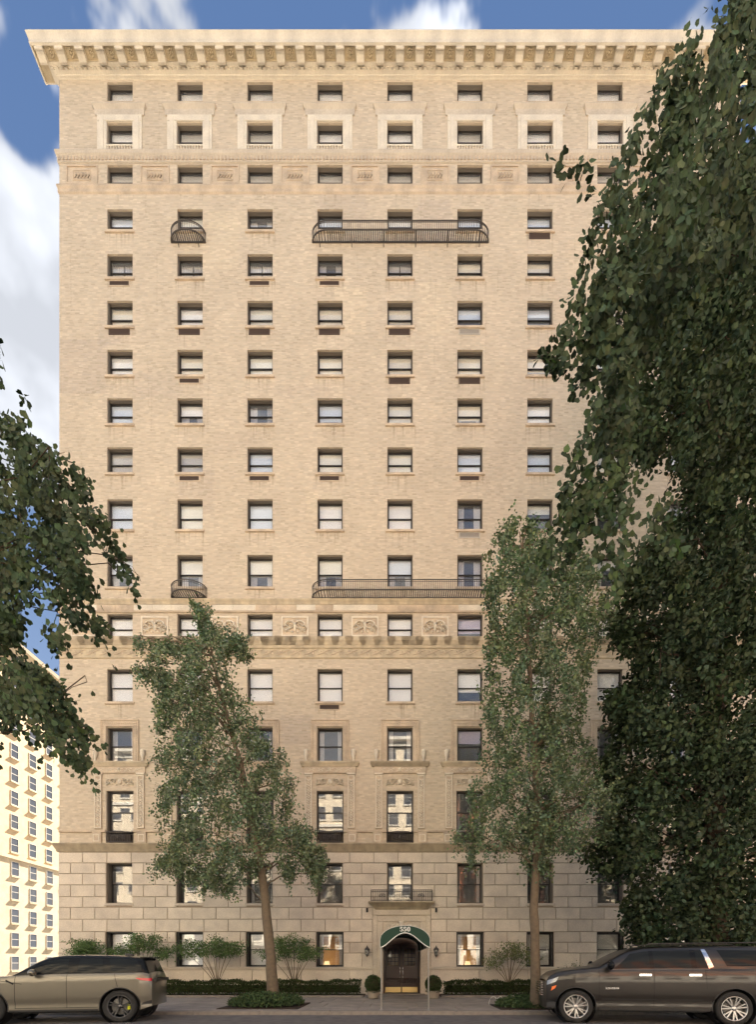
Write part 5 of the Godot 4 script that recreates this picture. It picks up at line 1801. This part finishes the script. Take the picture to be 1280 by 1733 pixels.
func car_surface(c: Car, x0: float, x1: float, part_of: String) -> ArrayMesh:
	# columns across the length; rows run from the sill up over the roof to the other side
	var xs := []
	var n := int((x1 - x0) / 0.045)
	for k in n + 1: xs.append(lerpf(x0, x1, k / float(n)))
	for a in c.axles:
		for e in [-0.9999, -0.985, -0.95, -0.9, 0.9, 0.95, 0.985, 0.9999, -1.0001, 1.0001]:
			var x: float = a + e * c.arch
			if x > x0 and x < x1: xs.append(x)
	xs.sort()
	var rows := []
	for x in xs:
		var line := []
		var b := c.lerp_of(c.belt, x)
		if part_of != "cabin":
			var y0 := minf(c.bottom(x), b - 0.05)
			for q in 17: line.append(c.low(x, lerpf(y0, b, q / 16.0)))
		if part_of != "side":
			for q in range(0 if part_of == "cabin" else 1, 9): line.append(c.high(x, q / 8.0))
			var e := c.high(x, 1.0)
			for q in range(1, 9):
				var t := q / 8.0
				line.append(Vector3(x, e.y + 0.035 * sin(t * PI / 2), e.z * (1.0 - t)))
		rows.append(line)
	var m := MB.new()
	var cols: int = rows[0].size()
	for s in [1.0, -1.0]:
		var P := []
		var N := []
		for i in rows.size():
			for j in cols:
				var p: Vector3 = rows[i][j]
				var du: Vector3 = rows[mini(i + 1, rows.size() - 1)][j] - rows[maxi(i - 1, 0)][j]
				var dv: Vector3 = rows[i][mini(j + 1, cols - 1)] - rows[i][maxi(j - 1, 0)]
				if du.y > 0.3 or du.y < -0.3: du = Vector3(1, 0, 0)
				var nn := du.cross(dv).normalized()
				P.append(Vector3(p.x, p.y, p.z * s))
				N.append(Vector3(nn.x, nn.y, nn.z * s))
		var flip: Array = []
		var fn: Array = []
		if s > 0:
			m.grid(P, N, rows.size(), cols)
		else:
			for i in range(rows.size() - 1, -1, -1):
				for j in cols:
					flip.append(P[i * cols + j])
					fn.append(N[i * cols + j])
			m.grid(flip, fn, rows.size(), cols)
	return m.done()

func end_cap(c: Car, x: float) -> ArrayMesh:
	var m := MB.new()
	var b := c.lerp_of(c.belt, x)
	var y0 := c.bottom(x)
	var out := 1.0 if x > 0 else -1.0
	var P := []
	var N := []
	for q in 13:
		var y := lerpf(y0, b, q / 12.0)
		var w := c.low(x, y).z
		for k in 13:
			var t := k / 6.0 - 1.0
			var bulge := 0.09 * (1.0 - pow(absf(t), 2.5)) * (0.5 + 0.5 * sin(PI * q / 12.0))
			P.append(Vector3(x + out * bulge, y, w * t))
			N.append(Vector3(out, 0.25 * (q / 12.0 - 0.5), 0.35 * t).normalized())
	m.grid(P, N, 13, 13)
	return m.done()

func patch(c: Car, quad_pts: Array, lift: float, upper: bool, nx := 10, ny := 6) -> ArrayMesh:
	# a skin lying on the car's side between four (x, height) corners: near-bottom, far-bottom, far-top, near-top
	var m := MB.new()
	var P := []
	var N := []
	var f := func(u: float, v: float) -> Vector3:
		var a: Vector2 = (quad_pts[0] as Vector2).lerp(quad_pts[1], u)
		var b: Vector2 = (quad_pts[3] as Vector2).lerp(quad_pts[2], u)
		var q := a.lerp(b, v)
		return c.high(q.x, q.y) if upper else c.low(q.x, q.y)
	for j in ny + 1:
		for i in nx + 1:
			var u := i / float(nx)
			var v := j / float(ny)
			var p: Vector3 = f.call(u, v)
			var du: Vector3 = f.call(minf(u + 0.02, 1), v) - f.call(maxf(u - 0.02, 0), v)
			var dv: Vector3 = f.call(u, minf(v + 0.02, 1)) - f.call(u, maxf(v - 0.02, 0))
			var nn := du.cross(dv).normalized()
			P.append(p + nn * lift)
			N.append(nn)
	m.grid(P, N, ny + 1, nx + 1)
	return m.done()

func wheel(o: Node3D, x: float, z: float, R: float, spokes: int, rim: Material, face: float, caliper: Material) -> void:
	var w := group("wheel", o, Vector3(x, R, z))
	if face < 0: w.rotation.y = PI
	var t := MB.new()
	var k := R * 0.70
	t.lathe([Vector2(k, -0.24), Vector2(R * 0.93, -0.25), Vector2(R, -0.21), Vector2(R, -0.05), Vector2(R * 0.95, -0.012), Vector2(R * 0.86, 0.0), Vector2(k, -0.012), Vector2(k * 0.98, -0.03)], Vector3.ZERO, 40, 2)
	mi("tyre", t.done(), M.tyre, w)
	var r := MB.new()
	r.lathe([Vector2(k + 0.004, -0.012), Vector2(k - 0.012, -0.006), Vector2(k - 0.025, -0.03), Vector2(k - 0.04, -0.12), Vector2(k - 0.05, -0.2)], Vector3.ZERO, 40, 2)
	for s in spokes:
		for e in [-0.1, 0.1]:
			var a: float = TAU * s / spokes + 0.3
			var p0 := Vector3(cos(a) * R * 0.1, sin(a) * R * 0.1, -0.035)
			var p1 := Vector3(cos(a + e * 1.6) * (k - 0.015), sin(a + e * 1.6) * (k - 0.015), -0.02)
			var d := (p1 - p0).normalized()
			var sd := Vector3(-d.y, d.x, 0) * R * 0.035
			r.quad(p0 - sd, p1 - sd, p1 + sd, p0 + sd)
			r.quad(p0 + sd, p1 + sd, p1 + sd + Vector3(0, 0, -0.04), p0 + sd + Vector3(0, 0, -0.04))
			r.quad(p1 - sd, p0 - sd, p0 - sd + Vector3(0, 0, -0.04), p1 - sd + Vector3(0, 0, -0.04))
	r.lathe([Vector2(0, -0.018), Vector2(R * 0.1, -0.02), Vector2(R * 0.15, -0.04), Vector2(R * 0.15, -0.08)], Vector3.ZERO, 20, 2)
	mi("rim", r.done(), rim, w)
	var b := MB.new()
	b.lathe([Vector2(0, -0.1), Vector2(R * 0.52, -0.1), Vector2(R * 0.52, -0.13)], Vector3.ZERO, 30, 2)
	mi("brake_disc", b.done(), M.disc, w)
	if caliper:
		var c := MB.new()
		c.box(Vector3(R * 0.40, -R * 0.2, -0.11), Vector3(R * 0.56, R * 0.12, -0.07))
		mi("brake_caliper", c.done(), caliper, w)

func car_common(o: Node3D, c: Car, paint: Material, top: Material, R: float, spokes: int, rim: Material, caliper: Material) -> void:
	var body := group("body", o)
	mi("side_shell", car_surface(c, c.L0, c.gh0, "all"), paint, body)
	mi("side_shell", car_surface(c, c.gh0, c.gh1, "side"), paint, body)
	mi("side_shell", car_surface(c, c.gh1, c.L1, "all"), paint, body)
	mi("front_end", end_cap(c, c.L0), paint, body)
	mi("rear_end", end_cap(c, c.L1), paint, body)
	var floor_m := MB.new()
	floor_m.box(Vector3(c.L0 + 0.3, c.sill - 0.06, -c.W * 0.8), Vector3(c.L1 - 0.35, c.sill + 0.05, c.W * 0.8))
	for a in c.axles: floor_m.box(Vector3(a - c.arch, c.sill, -c.W * 0.62), Vector3(a + c.arch, c.hub + c.arch + 0.04, c.W * 0.62))
	mi("underbody", floor_m.done(), M.car_black, body)
	mi("cabin", car_surface(c, c.gh0, c.gh1, "cabin"), top, o)
	for a in c.axles:
		for s in [1.0, -1.0]:
			wheel(o, a, s * (c.W - 0.015), R, spokes, rim, s, caliper)
			var lip := []
			var rr := []
			for q in 31:
				var t := PI * (-0.06 + 1.12 * q / 30.0)
				var x: float = a + cos(t) * c.arch
				var y: float = c.hub + sin(t) * c.arch
				lip.append(Vector3(x, y, s * (c.low(x, maxf(y, c.sill)).z - 0.004)))
				rr.append(0.016)
			var m := MB.new()
			m.tube(lip, rr, 6)
			mi("arch_trim", m.done(), M.car_trim, body)
			var lin_m := MB.new()
			lin_m.lathe([Vector2(c.arch, -0.35), Vector2(c.arch, 0.0)], Vector3(a, c.hub, s * (c.W - 0.03) if s > 0 else -c.W + 0.38), 30, 2)
			mi("arch_liner", lin_m.done(), M.car_black, body)

func strip(c: Car, x0: float, y0: float, x1: float, y1: float, w: float) -> ArrayMesh:
	var d := Vector2(x1 - x0, y1 - y0).normalized()
	var s := Vector2(-d.y, d.x) * w / 2
	return patch(c, [Vector2(x0, y0) - s, Vector2(x1, y1) - s, Vector2(x1, y1) + s, Vector2(x0, y0) + s], 0.0025, false, 12, 2)

func mirrored(o: Node3D, called: String, mesh: ArrayMesh, m: Material, parent: Node) -> void:
	mi(called, mesh, m, parent)
	var k := mi(called, mesh, m, parent)
	k.scale = Vector3(1, 1, -1)

func build_cars() -> void:
	mat("tyre", lin(0.018, 0.018, 0.018), 0.85)
	mat("car_black", lin(0.008, 0.008, 0.008), 0.7)
	mat("car_trim", lin(0.02, 0.02, 0.02), 0.5)
	mat("disc", lin(0.12, 0.12, 0.12), 0.5, 0.8)
	mat("caliper", lin(0.55, 0.6, 0.02), 0.4)
	mat("car_glass", lin(0.010, 0.011, 0.012), 0.08, 0.0, 0.3)
	mat("window_glass", lin(0.016, 0.019, 0.021), 0.03, 0.0, 0.25)
	mat("gap", lin(0.01, 0.01, 0.01), 0.9)
	mat("red_lamp", lin(0.55, 0.012, 0.02), 0.15, 0.0, 0.6)
	mat("amber_lamp", lin(0.8, 0.16, 0.02), 0.2, 0.0, 0.6)
	mat("head_lamp", lin(0.32, 0.34, 0.36), 0.1, 0.3, 0.6)
	mat("dark_rim", lin(0.10, 0.10, 0.105), 0.3, 0.9)
	mat("bright_rim", lin(0.5, 0.5, 0.5), 0.3, 0.9)
	var bronze := mat("bronze_paint", lin(0.165, 0.152, 0.122), 0.36, 0.5)
	bronze.clearcoat_enabled = true
	bronze.clearcoat = 0.8
	bronze.clearcoat_roughness = 0.06
	var brown := mat("brown_paint", lin(0.013, 0.011, 0.0095), 0.36, 0.15)
	brown.clearcoat_enabled = true
	brown.clearcoat = 0.55
	brown.clearcoat_roughness = 0.04
	var k := 64.0
	# bronze sport utility, tail to the right
	var c := Car.new()
	c.L0 = -2.42; c.L1 = 2.36; c.W = 0.88; c.sill = 0.34; c.axles = [-1.586, 1.586]; c.arch = 0.505; c.hub = 0.44
	c.belt = [[-2.42, 0.98], [-2.1, 1.12], [-1.55, 1.22], [-1.0, 1.285], [0.0, 1.325], [1.6, 1.345], [2.15, 1.36], [2.3, 1.32], [2.36, 1.18]]
	c.roof = [[-2.42, 1.0], [-2.1, 1.15], [-1.55, 1.27], [-1.02, 1.315], [-0.75, 1.50], [-0.45, 1.69], [-0.19, 1.805], [0.1, 1.845], [0.49, 1.86], [1.2, 1.85], [1.8, 1.825], [2.08, 1.785], [2.15, 1.74], [2.23, 1.52], [2.3, 1.35], [2.36, 1.2]]
	c.gh0 = -1.02; c.gh1 = 2.29
	var o := thing("bronze_car", "bronze sport utility car with black roof and dark spoked wheels at the kerb", "car", Vector3(-9.2, 0, 8.75), deg_to_rad(11.0))
	car_common(o, c, bronze, M.car_glass, 0.44, 5, M.dark_rim, M.caliper)
	var gx := func(zx: float) -> float: return (zx / 4.571 - 99.5) / k
	for w in [[350, 545, 400, 540, 0.06, 0.80], [610, 795, 618, 780, 0.06, 0.82], [860, 1080, 830, 1035, 0.10, 0.84]]:
		mirrored(o, "side_window", patch(c, [Vector2(gx.call(w[0]), w[4]), Vector2(gx.call(w[1]), w[4]), Vector2(gx.call(w[3]), w[5]), Vector2(gx.call(w[2]), w[5])], 0.004, true), M.window_glass, o)
	var b := o.get_node("body")
	for s in [[187, 1.28, 187, 0.42], [542, 1.32, 542, 0.42], [905, 1.33, 880, 0.98]]: mirrored(o, "door_gap", strip(c, gx.call(s[0]), s[3], gx.call(s[2]), s[1], 0.012), M.gap, b)
	mirrored(o, "door_gap", strip(c, gx.call(187), 0.43, gx.call(760), 0.43, 0.012), M.gap, b)
	mirrored(o, "sill_trim", patch(c, [Vector2(-1.06, 0.335), Vector2(1.06, 0.335), Vector2(1.06, 0.385), Vector2(-1.06, 0.385)], 0.004, false, 24, 2), M.car_trim, b)
	for s in [475, 810]: mirrored(o, "door_handle", patch(c, [Vector2(gx.call(s) - 0.12, 1.175), Vector2(gx.call(s) + 0.12, 1.175), Vector2(gx.call(s) + 0.12, 1.205), Vector2(gx.call(s) - 0.12, 1.205)], 0.006, false, 6, 2), bronze, b)
	mirrored(o, "fender_vent", strip(c, gx.call(125), 1.17, gx.call(180), 1.07, 0.04), M.gap, b)
	mirrored(o, "fender_vent", strip(c, gx.call(75), 1.16, gx.call(235), 1.07, 0.012), M.gap, b)
	mirrored(o, "tail_lamp", patch(c, [Vector2(2.1, 1.15), Vector2(2.355, 1.12), Vector2(2.355, 1.20), Vector2(1.98, 1.215)], 0.006, false, 10, 4), M.red_lamp, o)
	mirrored(o, "head_lamp", patch(c, [Vector2(-2.41, 0.84), Vector2(-2.05, 0.9), Vector2(-2.0, 1.0), Vector2(-2.4, 0.93)], 0.006, false), M.head_lamp, o)
	mirrored(o, "bumper_trim", patch(c, [Vector2(2.11, 0.47), Vector2(2.355, 0.50), Vector2(2.355, 0.60), Vector2(2.16, 0.54)], 0.006, false), M.car_trim, b)
	var rl := MB.new()
	rl.box(Vector3(2.34, 1.11, -0.6), Vector3(2.445, 1.19, 0.6))
	mi("tail_lamp", rl.done(), M.car_trim, o)
	var sp := MB.new()
	sp.box(Vector3(2.0, 1.755, -0.54), Vector3(2.22, 1.79, 0.54))
	mi("spoiler", sp.done(), M.car_glass, o)
	var fin := MB.new()
	fin.ball(Vector3(1.55, 1.85, 0), Vector3(0.13, 0.05, 0.03), 5, 8)
	mi("aerial_fin", fin.done(), M.car_trim, o)
	for s in [1.0, -1.0]:
		var mm := MB.new()
		mm.ball(Vector3(gx.call(325), 1.37, s * 1.0), Vector3(0.10, 0.095, 0.12), 8, 10)
		mm.tube([Vector3(gx.call(325), 1.31, s * 0.86), Vector3(gx.call(325), 1.34, s * 0.95)], [0.03, 0.03], 6)
		mi("mirror", mm.done(), bronze, o)
	# long dark utility, nose to the left
	var d := Car.new()
	d.L0 = -2.68; d.L1 = 3.2; d.W = 0.9; d.sill = 0.38; d.axles = [-1.945, 1.945]; d.arch = 0.52; d.hub = 0.447
	d.belt = [[-2.68, 1.12], [-2.63, 1.22], [-2.38, 1.33], [-1.9, 1.39], [-1.33, 1.44], [-0.8, 1.455], [3.0, 1.47], [3.2, 1.40]]
	d.roof = [[-2.68, 1.15], [-2.63, 1.28], [-2.45, 1.40], [-2.1, 1.47], [-1.33, 1.555], [-1.1, 1.69], [-0.8, 1.87], [-0.547, 1.985], [-0.2, 2.06], [0.106, 2.08], [1.5, 2.10], [2.6, 2.08], [2.95, 2.02], [3.08, 1.75], [3.2, 1.45]]
	d.gh0 = -1.33; d.gh1 = 3.1
	var e := thing("dark_car", "long dark brown utility car with chrome multi-spoke wheels at the kerb", "car", Vector3(6.96, 0, 8.82), deg_to_rad(-9.0))
	car_common(e, d, brown, brown, 0.447, 7, M.bright_rim, null)
	var hx := func(zx: float) -> float: return (900 + zx / 3.368 - 1101) / k
	for w in [[455, 662, 560, 662, 0.05, 0.82], [684, 880, 684, 880, 0.05, 0.83], [908, 975, 908, 940, 0.05, 0.83], [1062, 1420, 1022, 1400, 0.12, 0.83]]:
		mirrored(e, "side_window", patch(d, [Vector2(hx.call(w[0]), w[4]), Vector2(hx.call(w[1]), w[4]), Vector2(hx.call(w[3]), w[5]), Vector2(hx.call(w[2]), w[5])], 0.004, true), M.window_glass, e)
	mirrored(e, "pillar_trim", patch(d, [Vector2(hx.call(662), 0.04), Vector2(hx.call(684), 0.04), Vector2(hx.call(684), 0.84), Vector2(hx.call(662), 0.84)], 0.003, true, 3, 6), M.car_glass, e)
	mirrored(e, "pillar_trim", patch(d, [Vector2(hx.call(880), 0.04), Vector2(hx.call(908), 0.04), Vector2(hx.call(908), 0.84), Vector2(hx.call(880), 0.84)], 0.003, true, 3, 6), M.car_glass, e)
	mirrored(e, "chrome_blade", patch(d, [Vector2(hx.call(968), 0.02), Vector2(hx.call(994), 0.10), Vector2(hx.call(962), 0.86), Vector2(hx.call(941), 0.86)], 0.008, true, 4, 8), M.chrome, e)
	mirrored(e, "belt_trim", strip(d, hx.call(440), 1.445, hx.call(975), 1.455, 0.014), M.disc, e)
	var eb := e.get_node("body")
	for s in [[385, 1.42, 385, 0.47], [680, 1.44, 680, 0.47], [955, 1.44, 948, 0.95]]: mirrored(e, "door_gap", strip(d, hx.call(s[0]), s[3], hx.call(s[2]), s[1], 0.012), M.gap, eb)
	mirrored(e, "door_gap", strip(d, hx.call(385), 0.48, hx.call(930), 0.48, 0.012), M.gap, eb)
	mirrored(e, "running_board", patch(d, [Vector2(-1.36, 0.37), Vector2(1.36, 0.37), Vector2(1.36, 0.43), Vector2(-1.36, 0.43)], 0.02, false, 24, 2), M.car_trim, eb)
	mirrored(e, "side_moulding", strip(d, hx.call(400), 0.66, hx.call(940), 0.66, 0.035), M.car_trim, eb)
	for s in [632, 893]:
		var hm := MB.new()
		var p := d.low(hx.call(s), 1.31)
		hm.box(Vector3(p.x - 0.15, p.y - 0.028, p.z - 0.01), Vector3(p.x + 0.15, p.y + 0.028, p.z + 0.035))
		mirrored(e, "door_handle", hm.done(), M.chrome, eb)
	mirrored(e, "marker_lamp", patch(d, [Vector2(-2.58, 0.86), Vector2(-2.47, 0.94), Vector2(-2.44, 1.02), Vector2(-2.55, 0.98)], 0.006, false, 5, 4), M.amber_lamp, e)
	mirrored(e, "head_lamp", patch(d, [Vector2(-2.675, 1.02), Vector2(-2.45, 1.12), Vector2(-2.38, 1.25), Vector2(-2.66, 1.14)], 0.008, false, 8, 5), M.head_lamp, e)
	mirrored(e, "bumper_trim", patch(d, [Vector2(-2.675, 0.40), Vector2(-2.47, 0.42), Vector2(-2.47, 0.56), Vector2(-2.675, 0.62)], 0.006, false), M.car_trim, eb)
	var gr := MB.new()
	for q in 6: gr.box(Vector3(-2.805, 0.72 + q * 0.07, -0.5), Vector3(-2.75, 0.745 + q * 0.07, 0.5))
	mi("grille", gr.done(), M.chrome, e)
	var rr := MB.new()
	for s in [1.0, -1.0]: rr.tube([Vector3(-0.1, 2.10, s * 0.62), Vector3(0.0, 2.14, s * 0.62), Vector3(2.6, 2.15, s * 0.62), Vector3(2.7, 2.1, s * 0.62)], [0.018, 0.018, 0.018, 0.018], 6)
	mi("roof_rail", rr.done(), M.car_trim, e)
	for s in [1.0, -1.0]:
		var mm := MB.new()
		mm.ball(Vector3(hx.call(440), 1.56, s * 1.04), Vector3(0.09, 0.12, 0.13), 8, 10)
		mm.tube([Vector3(hx.call(445), 1.47, s * 0.88), Vector3(hx.call(440), 1.52, s * 0.98)], [0.035, 0.035], 6)
		mi("mirror", mm.done(), M.car_glass, e)
	var tx := TextMesh.new()
	var fnt := SystemFont.new()
	fnt.font_names = PackedStringArray(["Droid Sans"])
	tx.font = fnt
	tx.text = "SUBURBAN"
	tx.font_size = 32
	tx.pixel_size = 0.0021
	tx.depth = 0.004
	var bp := d.low(hx.call(455), 0.95)
	put("badge", tx, M.chrome, e, Vector3(bp.x, 0.95, bp.z + 0.006))
